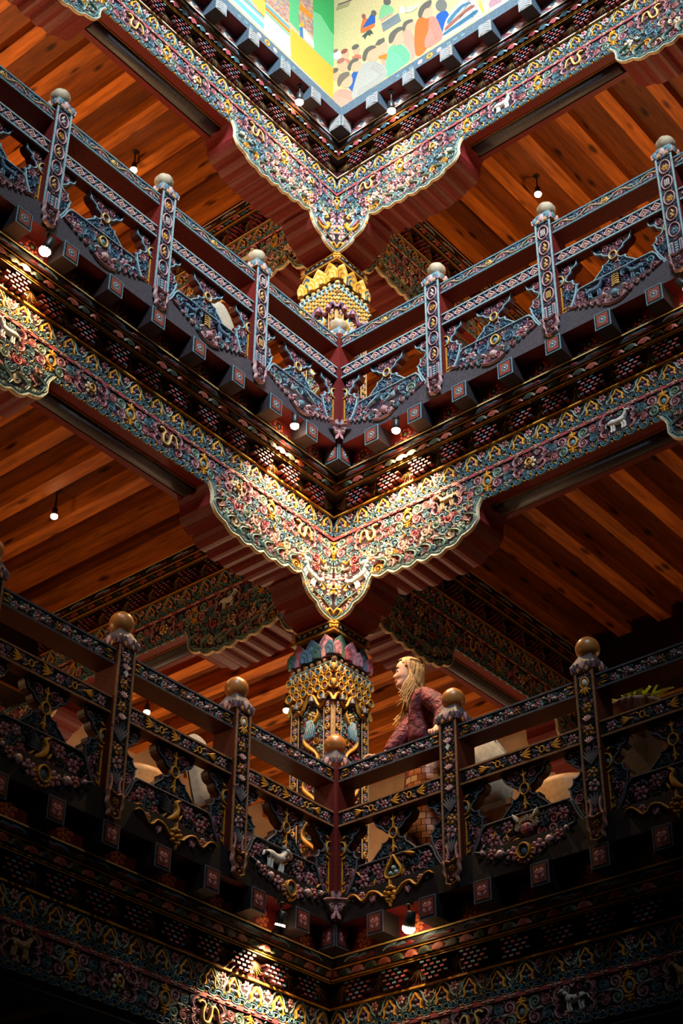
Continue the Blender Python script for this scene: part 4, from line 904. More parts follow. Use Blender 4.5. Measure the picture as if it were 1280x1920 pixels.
def mk_ball(lev):
    if lev == 2:
        prof = [(.030, -.03), (.046, -.02), (.060, 0), (.068, .028), (.065, .050), (.051, .074), (.028, .088), (.005, .093)]
        m = MB(); base = 0; n = 24
        for r, z in prof:
            for k in range(n):
                t = 2*PI*k/n; q = r*(1+.06*abs(math.sin(3*t))); m.v.append((q*math.cos(t), q*math.sin(t), z))
        for i in range(len(prof)-1):
            for k in range(n): k2 = (k+1) % n; m.face((i*n+k, i*n+k2, (i+1)*n+k2, (i+1)*n+k), 'cream', True)
        m.face(tuple(range(n)), 'cream'); m.face(tuple(range((len(prof)-1)*n, len(prof)*n)), 'cream', True)
        return m.mesh('ball_finial', KNOB)
    prof = [(.028, -.03)]+[((.076*math.sin(PI*q/12)), .042-.076*math.cos(PI*q/12)) for q in range(2, 11)]+[(.020, .120), (.004, .127)]
    return MB().lathe(prof, 0, 0, 0, ['tan'], n=20).mesh('ball_finial', KNOB2)
# lattice pieces under the middle rail
HG = [(.150, 1.492), (.158, 1.470)]+scallop((.158, 1.470), (.095, 1.405), -.016, 4)+scallop((.095, 1.405), (.036, 1.362), -.012, 4)+[(.030, 1.352)]+scallop((.036, 1.340), (.095, 1.310), .014, 4)+scallop((.095, 1.310), (.140, 1.262), .016, 4)+[(.165, 1.203)]
HGP = HG+[(-x, z) for x, z in reversed(HG)]
SB = [(0, 1.492), (.150, 1.492), (.160, 1.470)]+scallop((.160, 1.470), (.105, 1.415), -.016, 4)+scallop((.105, 1.415), (.052, 1.362), -.014, 4)+scallop((.052, 1.350), (.110, 1.318), .014, 4)+scallop((.110, 1.318), (.148, 1.262), .018, 4)+scallop((.148, 1.262), (.140, 1.200), .012, 4)+[(.115, 1.165), (.085, 1.100), (.045, 1.035), (0, 1.0)]
def lowpanel(W):
    k = W/2
    h = [(k-.185, 1.207), (k-.145, 1.200), (k-.118, 1.172), (k-.095, 1.115), (k-.055, 1.05), (k-.004, 1.012), (k-.004, .995)]
    return h+[(-x, z) for x, z in reversed(h)]
PAL2 = [('mauve', 'lpink'), ('blue', 'teal'), ('teal', 'lteal'), ('mauve', 'pink'), ('violet', 'mauve')]
PAL1 = [('mauve', 'pink'), ('dteal', 'slate'), ('charcoal', 'slate'), ('rose', 'pink'), ('slate', 'dteal'), ('mauve', 'lpink')]
def mk_hour(lev):
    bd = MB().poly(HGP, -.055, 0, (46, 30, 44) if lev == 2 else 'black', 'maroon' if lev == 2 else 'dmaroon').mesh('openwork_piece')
    m = MB(); rg = random.Random(lev*5); P = PAL2 if lev == 2 else PAL1
    m.rib(shrink(HG, -.009), .009, .016, 'blue' if lev == 2 else 'charcoal', 'lteal' if lev == 2 else 'slate'); m.rib([(-x, z) for x, z in shrink(HG, -.009)], .009, .016, 'blue' if lev == 2 else 'charcoal', 'lteal' if lev == 2 else 'slate')
    m.ring(0, 1.351, .030, .036, .009, .024, 'dgold', 'gold' if lev == 1 else 'lgold'); m.spiral(0, 1.351, .020, 'violet', 'lpink', h=.016, n=10)
    av = [(0, 1.351, .045)]
    if lev == 1:
        for sg in (1, -1):
            m.rib([(0, 1.351+sg*.036), (0, 1.351+sg*.075), (0, 1.351+sg*.115), (0, 1.351+sg*.13)], [.006, .007, .012, .003], .022, 'dgold', 'gold')
            for q in (-1, 1): m.leaf(0, 1.351+sg*.08, .036, .008, sg*PI/2+q*.7, 'dgold', 'gold', h=.02)
        av += [(0, 1.44, .02), (0, 1.26, .02), (0, 1.40, .012), (0, 1.30, .012)]
    for sg in (1, -1):
        for x, z, r in ((.06, 1.445, .030), (.07, 1.255, .032), (.115, 1.228, .022)):
            ce, cm = P[0 if x < .065 else 1]; m.spiral(sg*x, z, r, ce, cm, turns=1.4, hand=sg, a0=1.5, h=.018, n=13, tail=r); av.append((sg*x, z, r))
    fill(m, shrink(HGP, .014), (.024, .015, .010), P, rg, h=.011, avoid=av, tries=300)
    return bd, m.mesh('carved_relief')
def mk_side(lev):
    bd = MB().poly(SB, -.055, 0, (46, 30, 44) if lev == 2 else 'black', 'maroon' if lev == 2 else 'dmaroon').mesh('openwork_bracket')
    m = MB(); rg = random.Random(lev*7); P = PAL2 if lev == 2 else PAL1
    edge = shrink(SB, .009)[1:-1]
    m.rib(edge, .009, .016, 'blue' if lev == 2 else 'charcoal', 'lteal' if lev == 2 else 'slate')
    t = [(.0+.036*math.cos(a), 1.355+.045*math.sin(a)) for a in [PI/2-PI*i/8 for i in range(9)]]
    m.rib(t, .008, .024, 'dgold', 'gold' if lev == 1 else 'lgold'); m.dome(.012, 1.355, .016, .014, 'teal', rz=.026, n=7)
    m.box(.002, .010, -.012, 0, 1.05, 1.30, 'dgold', front='gold')
    for z in ((1.42, 1.28, 1.11, 1.06) if lev == 1 else (1.08, 1.05)): m.leaf(.008, z, .034, .012, .5, 'dgold', 'gold', h=.02); m.spiral(.018, z-.03, .016, 'dgold', 'gold', h=.018, n=9)
    av = [(.02, 1.355, .035), (.012, 1.15, .012), (.012, 1.2, .012), (.012, 1.25, .012)]
    for x, z, r in ((.065, 1.445, .034), (.085, 1.265, .036), (.07, 1.185, .032), (.04, 1.10, .022)):
        ce, cm = P[rg.randrange(2)]; m.spiral(x, z, r, ce, cm, turns=1.5, a0=rg.uniform(0, 6), h=.018, n=14, tail=r*.7); av.append((x, z, r))
    fill(m, shrink(SB, .014), (.026, .016, .010), P, rg, h=.011, avoid=av, tries=300)
    return bd, m.mesh('carved_relief')
def mk_low(lev, W, kind):
    LP = lowpanel(W)
    bd = MB().poly(LP, -.06, 0, (44, 28, 40) if lev == 2 else 'black', 'maroon' if lev == 2 else 'dmaroon').mesh('lower_panel')
    m = MB(); rg = random.Random(lev*31+kind*7); P = PAL2 if lev == 2 else PAL1
    up = [p for p in LP if p[1] > 1.04]; up = sorted(up, key=lambda p: p[0])
    m.rib([(x, z-.008) for x, z in up], .0095, .018, 'blue' if lev == 2 else 'charcoal', 'lteal' if lev == 2 else 'slate')
    av = []
    if lev == 1:
        if kind == 0:      # white lion
            q = MB(); quadruped(q, 'white', 0, 0, 1.25, face=-1); m.merge(q, lambda p: (p[0]+.10, p[1]-.012, p[2]+1.115))
            for a, b in ((-.0, .06), (.02, .035), (.045, .05)): m.dome(.10-a-.085, 1.115+b, .022, .034, 'lpink', n=7)
            av = [(.10, 1.115, .085), (.03, 1.12, .05), (.16, 1.11, .05)]
        elif kind == 1:    # flaming jewels
            m.rib([(-.045, 1.06), (-.06, 1.10), (-.03, 1.15), (0, 1.20), (.03, 1.15), (.06, 1.10), (.045, 1.06)], .010, .026, 'dgold', 'gold', closed=True)
            for a, b in ((-.022, 1.085), (.022, 1.085), (0, 1.118)): m.dome(a, b, .020, .026, 'lteal', n=8)
            av = [(0, 1.11, .075)]; m.leaf(.17, 1.17, .09, .016, PI*.9, 'dgold', 'gold', h=.022); av.append((.13, 1.175, .03))
        elif kind == 2:    # garuda face
            m.dome(0, 1.10, .050, .030, 'rose', rz=.045, n=10)
            for a in range(9):
                t = PI*(a/8); m.spiral(.062*math.cos(t), 1.115+.05*math.sin(t), .022, 'lgold' if a % 2 else 'white', 'gold' if a % 2 else 'lpink', h=.03, n=9)
            for sg in (1, -1): m.dome(sg*.02, 1.115, .012, .038, 'white', n=7); m.dome(sg*.02, 1.115, .005, .043, 'black', n=5); m.leaf(sg*.05, 1.15, .07, .020, PI/2-sg*.6, 'gold', 'white', h=.03); m.leaf(sg*.09, 1.04, .05, .012, -.2 if sg > 0 else PI+.2, 'dgold', 'gold', h=.02)
            m.rib([(-.03, 1.085), (0, 1.075), (.03, 1.085)], .006, .040, 'white', 'red')
            av = [(0, 1.12, .105)]
        else:              # golden bird
            m.rib([(.05, 1.04), (.02, 1.055), (-.02, 1.09), (-.035, 1.13), (-.02, 1.16), (-.05, 1.185)], [.004, .018, .028, .018, .012, .006], .030, 'dgold', 'gold')
            for a in range(6): m.leaf(.0, 1.085+a*.008, .11, .010, .1+a*.12, 'charcoal', 'slate', h=.020)
            av = [(-.02, 1.11, .06), (.06, 1.11, .05)]
        for a, b, r in ((-.24, 1.10, .045), (-.14, 1.15, .04), (.25, 1.13, .04)):
            m.flower(a, b, r, 'mauve', 'rose', n=6, h=.022, edge='pink'); av.append((a, b, r))
        for q in range(5): a, b = rg.uniform(-.3, .3), rg.uniform(1.04, 1.17); m.leaf(a, b, .05, .010, rg.uniform(0, 6), 'dgold', 'gold', h=.018)
    else:
        if kind == 0:
            for sg in (1, -1): q = MB(); quadruped(q, 'blue', 0, 0, .95, face=-sg, spots='teal'); m.merge(q, lambda p, sg=sg: (p[0]+sg*.17, p[1]-.012, p[2]+1.11)); av.append((sg*.17, 1.11, .08))
            for a in range(5): m.rib([(-.03, 1.07+a*.02), (0, 1.085+a*.02), (.03, 1.07+a*.02)], .010-.001*a, .024, 'dgold', 'lgold')
            av.append((0, 1.12, .06))
        elif kind == 1:
            m.ring(0, 1.13, .034, .040, .009, .024, 'dgold', 'lgold'); m.dome(0, 1.13, .024, .018, 'teal', rz=.03); av = [(0, 1.13, .05)]
            for sg in (1, -1): m.spiral(sg*.11, 1.11, .050, 'blue', 'teal', turns=1.7, hand=sg, h=.020, n=18, tail=.05); av.append((sg*.11, 1.11, .055)); m.flower(sg*.22, 1.09, .050, 'mauve', 'rose', n=7, h=.02, edge='lpink'); av.append((sg*.22, 1.09, .05))
        else:
            for a, b, t in ((-.12, 1.13, .6), (.05, 1.10, 2.4)):
                m.rib([(a-.07, b-.03), (a-.03, b), (a, b+.01), (a+.03, b+.035), (a+.05, b+.03)], [.004, .018, .022, .008, .004], .026, 'white', 'lteal'); m.leaf(a, b, .08, .018, t, 'teal', 'blue', h=.028); av.append((a, b, .07))
            m.spiral(.22, 1.09, .045, 'sage', 'lteal', turns=1.6, h=.02, n=16, tail=.05); av.append((.22, 1.09, .05))
    fill(m, shrink(LP, .016), (.034, .025, .018, .012), P, rg, h=.014, avoid=av, tries=420)
    return bd, m.mesh('carved_relief')
def mk_swag(lev, kind):
    """cloud shaped pendant hanging over the edge board"""
    m = MB(); rg = random.Random(kind*13+lev)
    if lev == 2:
        cols = [('lpink', 'mauve'), ('pink', 'mauve'), ('teal', 'sage')]
        for sg in (1, -1):
            for i, (x, z, r) in enumerate(((.045, .945, .040), (.11, .965, .036), (.165, .985, .032), (.215, .995, .026), (.26, 1.008, .022), (.30, 1.02, .016))):
                m.dome(x*sg, z, r*1.05, .010, (60, 44, 56), n=9); ce, cm = cols[(i+(kind+i)//2) % 3]
                m.spiral(x*sg, z, r*.82, ce, cm, turns=1.4, a0=-PI/2, hand=sg, h=.024, n=13, w=r*.22)
                if i in (1, 3): m.dome(x*sg-.03*sg, z+.03, .020, .030, 'lpink' if i == 1 else 'teal', rz=.016, n=8)
            m.leaf(.30*sg, 1.02, .08, .010, .30 if sg > 0 else PI-.30, 'pink', 'mauve', h=.018)
        m.dome(0, .975, .034, .030, ('teal', 'pink', 'lpink')[kind % 3], n=10); m.rib([(-.10, .93), (-.05, .905), (0, .900), (.05, .905), (.10, .93)], .008, .022, 'lpink', 'mauve')
    elif kind % 2 == 0:
        for sg in (1, -1):
            for i, (x, z, r) in enumerate(((.09, .955, .048), (.17, .975, .036), (.23, .99, .036), (.29, 1.01, .022))):
                if i % 2: m.dome(sg*x, z, r*.8, .026, ('pink', 'lpink')[i % 2], n=9)
                m.flower(sg*x, z, r, 'mauve' if i != 2 else 'rose', 'slate' if i % 2 else 'pink', n=5, h=.024, edge='pink' if i % 2 == 0 else 'slate', rot=i)
                m.spiral(sg*(x+.03), z-.03, r*.5, 'charcoal', 'slate', hand=sg, h=.018, n=10)
            m.leaf(sg*.29, 1.01, .07, .010, .35 if sg > 0 else PI-.35, 'slate', 'dteal', h=.016)
        m.ring(0, .945, .040, .046, .010, .034, 'dgold', 'gold'); m.dome(0, .945, .030, .024, 'blue', rz=.036, n=9)
        for k in range(9): t = PI+PI*k/8; m.dome(.060*math.cos(t), .945+.066*math.sin(t), .013, .022, 'pink' if k % 2 else 'gold', n=6)
    else:
        for sg in (1, -1):
            pts = [(.05, .93), (.10, .975), (.155, .985), (.185, .955), (.215, .945), (.245, .975), (.275, 1.0), (.31, 1.0), (.325, .985)]
            m.rib([(sg*x, z) for x, z in pts], [.010, .010, .009, .009, .009, .008, .007, .007, .003], .026, 'dgold', 'gold')
            m.flower(sg*.225, .985, .026, 'pink', 'orange', n=7, h=.022, edge='lpink'); m.leaf(sg*.12, .955, .05, .016, -PI/2+sg*.5, 'mauve', 'pink', h=.020); m.spiral(sg*.135, .945, .026, 'mauve', 'pink', hand=-sg, h=.02, n=12)
            m.spiral(sg*.28, .975, .018, 'slate', 'dteal', hand=sg, h=.016, n=9)
        for k in range(9): m.dome(.034*math.cos(k*.7), .94+.042*math.sin(k*.7), .016, .028, 'dgold' if k % 2 else 'gold', n=6)
        m.dome(0, .94, .016, .036, 'gold', n=7); m.leaf(0, .91, .05, .012, -PI/2, 'dgold', 'gold', h=.022); m.leaf(0, .97, .06, .012, PI/2, 'dgold', 'gold', h=.022)
    return m.mesh('cloud_swag')

BAYS = [(.0, .8375)]+[(.9+k+.0625, 1.9+k-.0625) for k in range(3)]
RAILH = {'top': (1.810, 1.914, .03, .175), 'mid': (1.496, 1.604, .03, .105)}
MR = {}
for lev in (1, 2):
    for W in (.8375, .875):
        MR['top', lev, W] = (mk_vine(W, .082) if lev == 2 else mk_blossoms(W, .082)).mesh('rail_carving')
        MR['mid', lev, W] = (mk_diamonds(W, .084) if lev == 2 else mk_goldleaf(W, .084)).mesh('rail_carving')
        for k in range(4): MR['low', lev, W, k] = mk_low(lev, W, k if lev == 1 else k % 3) if (W < .85) == (k in (0, 1)) or lev == 2 else None
    MR['hour', lev] = mk_hour(lev); MR['side', lev] = mk_side(lev)
    for k in range(3): MR['swag', lev, k] = mk_swag(lev, k)
    MR['fin', lev] = mk_finial(lev); MR['cap', lev] = mk_cap(lev); MR['ball', lev] = mk_ball(lev)
    MR['post', lev] = [(_post2 if lev == 2 else _post1)(s) for s in (4, 7, 10)]
for k in range(4):
    for W in (.8375, .875):
        if MR['low', 1, W, k] is None: MR['low', 1, W, k] = mk_low(1, W, k)

def post_parts(root, lev, x, face, seed):
    red = 'maroon' if lev == 2 else (86, 30, 20)
    p = obj('post', MB().box(-.0625, .0625, 0, .19, 1.0, 1.95, red), root, loc=(x, 0, 0))
    if face: obj('post_carving', MR['post', lev][seed % 3], p); obj('drop_finial', MR['fin', lev], p, label='carved drop hanging below the post')
    obj('petal_cap', MR['cap', lev], p, loc=(0, .07, 0)); obj('ball_finial', MR['ball', lev], p, loc=(0, .07, 2.085), label='turned wooden ball' if lev == 1 else 'weathered pale wooden knob')
    return p
def balustrade(lev, wing, label, lows, swags):
    root = thing('balustrade', label, 'balustrade', wing, (0, 0, ZF[lev]), 'carved gallery balustrades')
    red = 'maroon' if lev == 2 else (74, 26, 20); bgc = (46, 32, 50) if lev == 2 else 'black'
    for k in range(4): post_parts(root, lev, .9+k, True, k+(1 if wing == 'L' else 0))
    for bi, (a, b) in enumerate(BAYS):
        W = round(b-a, 4); cx = (a+b)/2
        for rail in ('top', 'mid'):
            z0, z1, d0, d1 = RAILH[rail]
            bc = {(2, 'top'): 'teal', (2, 'mid'): 'lteal', (1, 'top'): 'slate', (1, 'mid'): 'tan'}[(lev, rail)]
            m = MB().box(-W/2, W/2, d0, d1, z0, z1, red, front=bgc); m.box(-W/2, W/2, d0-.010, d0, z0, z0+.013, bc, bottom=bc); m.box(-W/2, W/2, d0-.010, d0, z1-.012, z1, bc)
            r = obj(rail.replace('mid', 'middle')+'_rail', m, root, loc=(cx, 0, 0))
            obj('rail_carving', MR[rail, lev, W], r, loc=(0, d0, (z0+z1)/2), kind='stuff')
        D = .065
        bd, cv = MR['hour', lev]; h = obj('openwork_piece', bd, root, loc=(cx, D, 0)); obj('carved_relief', cv, h, kind='stuff')
        bd, cv = MR['side', lev]
        for x, sx in ((a, 1), (b, -1)):
            h = obj('openwork_bracket', bd, root, loc=(x, D, 0), sc=(sx, 1, 1)); obj('carved_relief', cv, h, kind='stuff')
        bd, cv = MR['low', lev, W, lows[bi]]; h = obj('lower_panel', bd, root, loc=(cx, D-.005, 0)); obj('carved_relief', cv, h, kind='stuff')
        obj('cloud_swag', MR['swag', lev, swags[bi]], root, loc=(cx, .02, 0))
    return root
balustrade(2, 'L', 'bluish carved balustrade of the upper gallery, on the left of the corner post', (2, 0, 1, 0), (0, 1, 2, 0))
balustrade(2, 'R', 'bluish carved balustrade of the upper gallery, on the right of the corner post', (2, 1, 0, 1), (1, 2, 0, 1))
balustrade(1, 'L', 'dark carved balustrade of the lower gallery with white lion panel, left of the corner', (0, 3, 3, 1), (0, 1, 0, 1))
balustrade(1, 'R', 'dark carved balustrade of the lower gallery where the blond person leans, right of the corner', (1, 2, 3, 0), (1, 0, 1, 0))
for lev, lab in ((2, 'red corner post of the upper bluish balustrade with pale knob'), (1, 'red corner post of the lower dark balustrade with wooden ball')):
    t = thing('corner_post', lab, 'post', 'W', (0, 0, ZF[lev]), 'corner posts of the balustrades')
    red = 'maroon' if lev == 2 else (96, 28, 26)
    obj('post', MB().prism([(0, .85), (.03, .85), (.03, .85), (.0, .85)], 0, .01, [red]).box(0, .19, 0, .19, .86, 1.95, red), t)
    obj('petal_cap', MR['cap', lev], t, loc=(.085, .085, 0)); obj('ball_finial', MR['ball', lev], t, loc=(.085, .085, 2.085))
    f = MB()
    f.merge(MB().spiral(.045, .94, .035, 'lpink', 'mauve', h=.03, n=12).leaf(.02, 1.0, .11, .012, -.3, 'lpink', 'mauve', h=.03).leaf(.01, .95, .09, .012, -1.2, 'pink', 'mauve', h=.03).leaf(.0, .98, .08, .012, .9, 'lpink', 'teal', h=.026), lambda p: (p[0], p[1], p[2]))
    for w in 'RL':
        q = MB().merge(f); o = obj('drop_finial', q, t); o.matrix_local = WING[w]

# ------------------------------------------------------------------ columns
def side_copy(m0):
    """the two faces towards the atrium: one looks to -y, the other to -x"""
    m = MB(); m.merge(m0); m.merge(m0, lambda p: (p[1], p[0], p[2])); return m
def column(lev, label, goldish):
    zb = ZF[lev]; base = ZF[lev-1]+1.15
    root = thing('carved_column', label, 'column', 'W', (.4, .4, base), 'carved corner columns'); z0 = base
    h = .185; Z = lambda z: z-z0
    A = {2: (7.715, 7.640, 7.620, 7.430, 7.395, 7.375, 7.075), 3: (11.324, 11.250, 11.235, 11.010, 10.975, 10.955, 10.70)}[lev]
    top, ab0, lo1, lo0, be, br1, br0 = A
    m = MB().box(-h, h, -h, h, 0, Z(lo0), (72, 40, 34)); obj('shaft', m, root)
    # corner strips and dragon panels
    s = MB(); zt = Z(br0+.03)
    for sg in (1, -1):
        x = sg*(h-.037)
        s.box(x-.037, x+.037, -h-.010, -h, 0, zt, 'dmaroon'); s.box(x-.037, x-.030, -h-.016, -h, 0, zt, 'ltan'); s.box(x+.030, x+.037, -h-.016, -h, 0, zt, 'ltan')
        k = 0; z = zt-.05
        while z > .02:
            q = MB()
            if k % 2 == 0: q.flower(x, z, .026, 'lpink', 'gold', n=8, h=.012, edge='mauve')
            else: q.ring(x, z, .016, .022, .006, .012, 'dgold', 'gold'); q.dome(x, z, .008, .012, 'lpink', n=6); q.leaf(x-.012, z+.03, .026, .006, .5, 'sage', 'teal', h=.008); q.leaf(x+.012, z-.03, .026, .006, PI+.5, 'sage', 'teal', h=.008)
            s.merge(q, lambda p: (p[0], p[1]-h-.010, p[2])); z -= .060; k += 1
    cs = side_copy(s); cs.box(-h-.016, -h, -h-.016, -h, 0, zt, 'ltan'); obj('corner_strip', cs, root)
    d = MB(); rg = random.Random(lev); xw = h-.080
    pts = []; W = []
    n = 60
    for i in range(n+1):
        q = i/n; pts.append((xw*.60*math.sin(q*24), .05+(zt-.12)*q)); W.append(.010+.008*math.sin(q*24+1)**2)
    d.rib(pts, W, .026, 'dgold' if not goldish else 'gold', 'gold' if not goldish else 'lteal', groove=False)
    av = [(p[0], p[1], .022) for p in pts]
    d.flower(0, zt-.10, .034, 'gold', 'white', n=7, h=.040, edge='lgold')
    for k in range(5): d.rib([(-.01+k*.01, zt-.14), (-.03+k*.016, zt-.20), (-.02+k*.02, zt-.27)], [.005, .006, .002], .030, 'teal', 'lteal')
    fill(d, [(-xw, .01), (xw, .01), (xw, zt-.01), (-xw, zt-.01)], (.032, .024, .016), [('mauve', 'lpink'), ('dteal', 'teal'), ('rose', 'pink'), ('sage', 'lteal'), ('dgold', 'gold')], rg, h=.014, avoid=av, tries=420)
    e = MB(); e.merge(d, lambda p: (p[0], p[1]-h, p[2])); obj('dragon_panel', side_copy(e), root, kind='stuff')
    # brocade collar with scrolled lower hem and bells
    hb = h+.022
    c = MB(); hem = [(-hb, Z(br0)-.06), (-hb*.80, Z(br0)-.005), (-hb*.55, Z(br0)+.055), (-hb*.30, Z(br0)+.005), (0, Z(br0)-.07+.10), (hb*.30, Z(br0)+.005), (hb*.55, Z(br0)+.055), (hb*.80, Z(br0)-.005), (hb, Z(br0)-.06)]
    hem = [(-hb, Z(br0)-.02), (-hb*.78, Z(br0)+.055), (-hb*.42, Z(br0)-.03), (-hb*.12, Z(br0)+.07), (hb*.12, Z(br0)+.07), (hb*.42, Z(br0)-.03), (hb*.78, Z(br0)+.055), (hb, Z(br0)-.02)]
    outl = [(hb, Z(br1)-.03), (hb*.96, Z(br1)), (-hb*.96, Z(br1)), (-hb, Z(br1)-.03)]
    c.poly(hem+outl, .170, hb-.004, 'dgold' if goldish else (62, 34, 30), 'dmaroon')
    f = MB(); rg = random.Random(40+lev)
    gp = [('gold', 'lgold'), ('gold', 'dgold')] if goldish else [('gold', 'dgold')]
    poly = hem+outl
    av = []
    for r in range(4):
        for k in range(7):
            x = -hb*.95+k*hb*.317+(hb*.158 if r % 2 else 0); z = Z(br1)-.058-r*.062
            if abs(x) > hb*.97 or not inside((x, z-.02), poly): continue
            if goldish:
                f.flower(x, z, .034, 'gold', 'dteal', n=6, h=.02, edge='lgold')
            else:
                f.ring(x, z, .026, .030, .008, .018, 'dgold', 'gold'); f.spiral(x, z, .018, ('teal', 'lpink')[(r+k) % 2], ('lteal', 'mauve')[(r+k) % 2], h=.014, n=10)
            f.dome(x+hb*.17, z, .010, .014, 'lteal' if goldish else 'gold', n=6); f.dome(x, z-.033, .008, .014, 'gold', n=5)
    f.rib(hem, .011, .022, 'gold' if not goldish else 'mauve', 'dgold' if not goldish else 'violet')
    for k in range(9): f.leaf(-hb*.9+k*hb*.225, Z(br1)-.012, .046, .018, -PI/2, 'teal', 'lteal', h=.016)
    f.rib([(-hb*.96, Z(br1)-.008), (hb*.96, Z(br1)-.008)], .010, .016, 'teal' if goldish else 'lpink', 'lteal' if goldish else 'sage')
    c.merge(f, lambda p: (p[0], p[1]-hb+.004, p[2])); obj('brocade_collar', side_copy(c), root, label='golden scrolled collar')
    for x in (-hb*.60, hb*.60, -hb*.08):
        for sw in (0, 1):
            if x == -hb*.08 and lev == 2 and False: continue
            zz = Z(br0)+(.03 if abs(x) > .05 else .045)
            px, py = (x, -hb-.012) if not sw else (-hb-.012, x)
            obj('bell', MB().lathe([(.024, -.030), (.022, -.018), (.015, .008), (.008, .022), (.004, .03)], 0, 0, 0, ['slate' if lev == 2 else 'mauve'], n=10), root, loc=(px, py, zz), label='small hanging bell')
    # bead row
    for sw in (0, 1):
        for k in range(7):
            x = -h+.005+k*(2*h-.01)/6; px, py = (x, -h-.004) if not sw else (-h-.004, x)
            if sw and k == 0: continue
            obj('bead', MB().lathe([(.004, -.021), (.020, -.012), (.025, 0), (.020, .012), (.004, .021)], 0, 0, 0, ['ltan' if lev == 2 else 'lgold'], n=8), root, loc=(px, py, Z(be)+.012))
    # lotus ring
    obj('lotus_bed', MB().box(-h+.01, h-.01, -h+.01, h-.01, Z(lo0), Z(lo1), 'dmaroon'), root)
    pc = [('dteal', 'green'), ('mauve', 'pink'), ('dteal', 'blue'), ('rose', 'mauve')] if not goldish else [('gold', 'lgold'), ('dgold', 'gold'), ('gold', 'lgold'), ('dteal', 'gold')]
    H = Z(lo1)-Z(lo0)
    def petal(c1, c2, w, hh):
        m = MB()
        for i, (q, c) in enumerate(((1.0, c2), (.86, c1), (.68, c2), (.52, c1), (.34, c2))):
            pp = [(-w*q*.86, 0), (-w*q, hh*q*.45)]+[(-w*q*math.cos(PI*a/10), hh*q*(.55+.33*math.sin(PI*a/10))) for a in range(1, 4)]+[(-w*q*.25, hh*q*.93), (0, hh*q), (w*q*.25, hh*q*.93)]+[(w*q*math.cos(PI*a/10), hh*q*(.55+.33*math.sin(PI*a/10))) for a in (3, 2, 1)]+[(w*q, hh*q*.45), (w*q*.86, 0)]
            m.poly(pp, .0+i*.007, .010+i*.007, c, c1)
        return m.mesh('lotus_petal')
    big = [petal(a, b, .062, H*.98) for a, b in pc]; sm = [petal(a, b, .046, H*.62) for a, b in pc]
    for sw in (0, 1):
        for k in range(3):
            x = -h+.06+k*(h-.06); 
            o = obj('lotus_petal', big[(k+sw) % 4], root, loc=((x, -h+.004, Z(lo0)) if not sw else (-h+.004, x, Z(lo0))), rot=(0.10, 0, 0) if not sw else (0.10, 0, -PI/2))
        for k in range(4):
            x = -h+.01+k*(2*h-.02)/3
            o = obj('lotus_petal', sm[(k*2+sw+1) % 4], root, loc=((x, -h-.016, Z(lo0)) if not sw else (-h-.016, x, Z(lo0))), rot=(0.12, 0, 0) if not sw else (0.12, 0, -PI/2))
    # abacus
    m = MB(); ha = h+.012
    m.box(-ha, ha, -ha, ha, Z(ab0), Z(top), (48, 30, 34)); m.box(-ha-.006, ha+.006, -ha-.006, ha+.006, Z(ab0)-.012, Z(ab0)+.006, 'dgold'); m.box(-ha-.006, ha+.006, -ha-.006, ha+.006, Z(top)-.014, Z(top), 'dgold')
    f = MB()
    for k in range(7): f.leaf(-ha+.05+k*.05, (Z(ab0)+Z(top))/2, .034, .014, .4 if k % 2 else -.4, 'slate', 'sage', h=.012)
    for sg in (1, -1):
        for k in range(5): f.dome(sg*(ha-.02)+.012*math.cos(k*1.3), (Z(ab0)+Z(top))/2+.02*math.sin(k*1.3), .012, .014, 'gold', n=6)
    g = MB(); g.merge(f, lambda p: (p[0], p[1]-ha, p[2])); m.merge(side_copy(g)); obj('abacus', m, root)
    if top < ZF[lev]-.3: obj('bearing_block', MB().box(-.10, h-.04, -.10, h-.04, Z(top), Z(ZF[lev]), 'maroon'), root)
column(3, 'carved column of the upper gallery with a bright gold collar', True)
column(2, 'carved column of the lower gallery with lotus ring and bells, beside the blond person', False)
# ------------------------------------------------------------------ spotlights
def spotlamp(loc, aim, label, energy, col=(1.0, .64, .32), ang=75, blend=.6, size=1.0, group=None, hood=0.0, stem=.05):
    t = thing('spotlight', label, 'lamp', 'W', loc, group or 'lit spotlights of the galleries')
    d = (Vector(aim)-Vector(loc)).normalized(); q = d.to_track_quat('-Z', 'Y').to_euler()
    can = obj('lamp_can', MB().lathe([(.018*size, .075*size), (.026*size, .070*size), (.030*size, .02*size), (.034*size, -.012*size)]+([(.046*size, -.02*size-hood)] if hood else []), 0, 0, 0, ['black'], n=12).mesh('lamp_can', BLACKM), t, rot=q)
    m = MB(); n = 12
    m.lathe([(.033*size, -.008*size), (.036*size, -.020*size), (.031*size, -.036*size), (.018*size, -.046*size), (.004*size, -.049*size)], 0, 0, 0, ['white'], n=14)
    obj('bulb', m.mesh('bulb', BULB), t, rot=q, label='glowing bulb')
    obj('bracket_arm', MB().tube([(0, 0, .05*size), (.0, .0, .05*size+stem)], .008, 'black', n=6).tube([(0, 0, .05*size+stem-.012), (0, 0, .05*size+stem)], .028, 'black', n=10).mesh('bracket_arm', BLACKM), t)
    if energy: # the beam leaves the mouth of the can
        l = light('spotlight_beam', 'SPOT', tuple(Vector(loc)+d*(.07*size+hood)), energy, col, target=aim, spot_size=math.radians(ang), spot_blend=blend, shadow_soft_size=.03)
    return t
def wl(w, s, d, z):
    v = WING[w] @ Vector((s, d, z)); return (v.x, v.y, v.z)
def stem_to(z, top, size=1.0): return max(.01, top-z-.05*size)
S2, S1, S3 = ZF[2]+.85, ZF[1]+.85, ZF[3]+.85
def L(w, s, d, z, aim, label, energy, top, **kw):
    spotlamp(wl(w, s, d, z), wl(*aim), label, energy, stem=stem_to(z, top, kw.get('size', 1.0)), **kw)
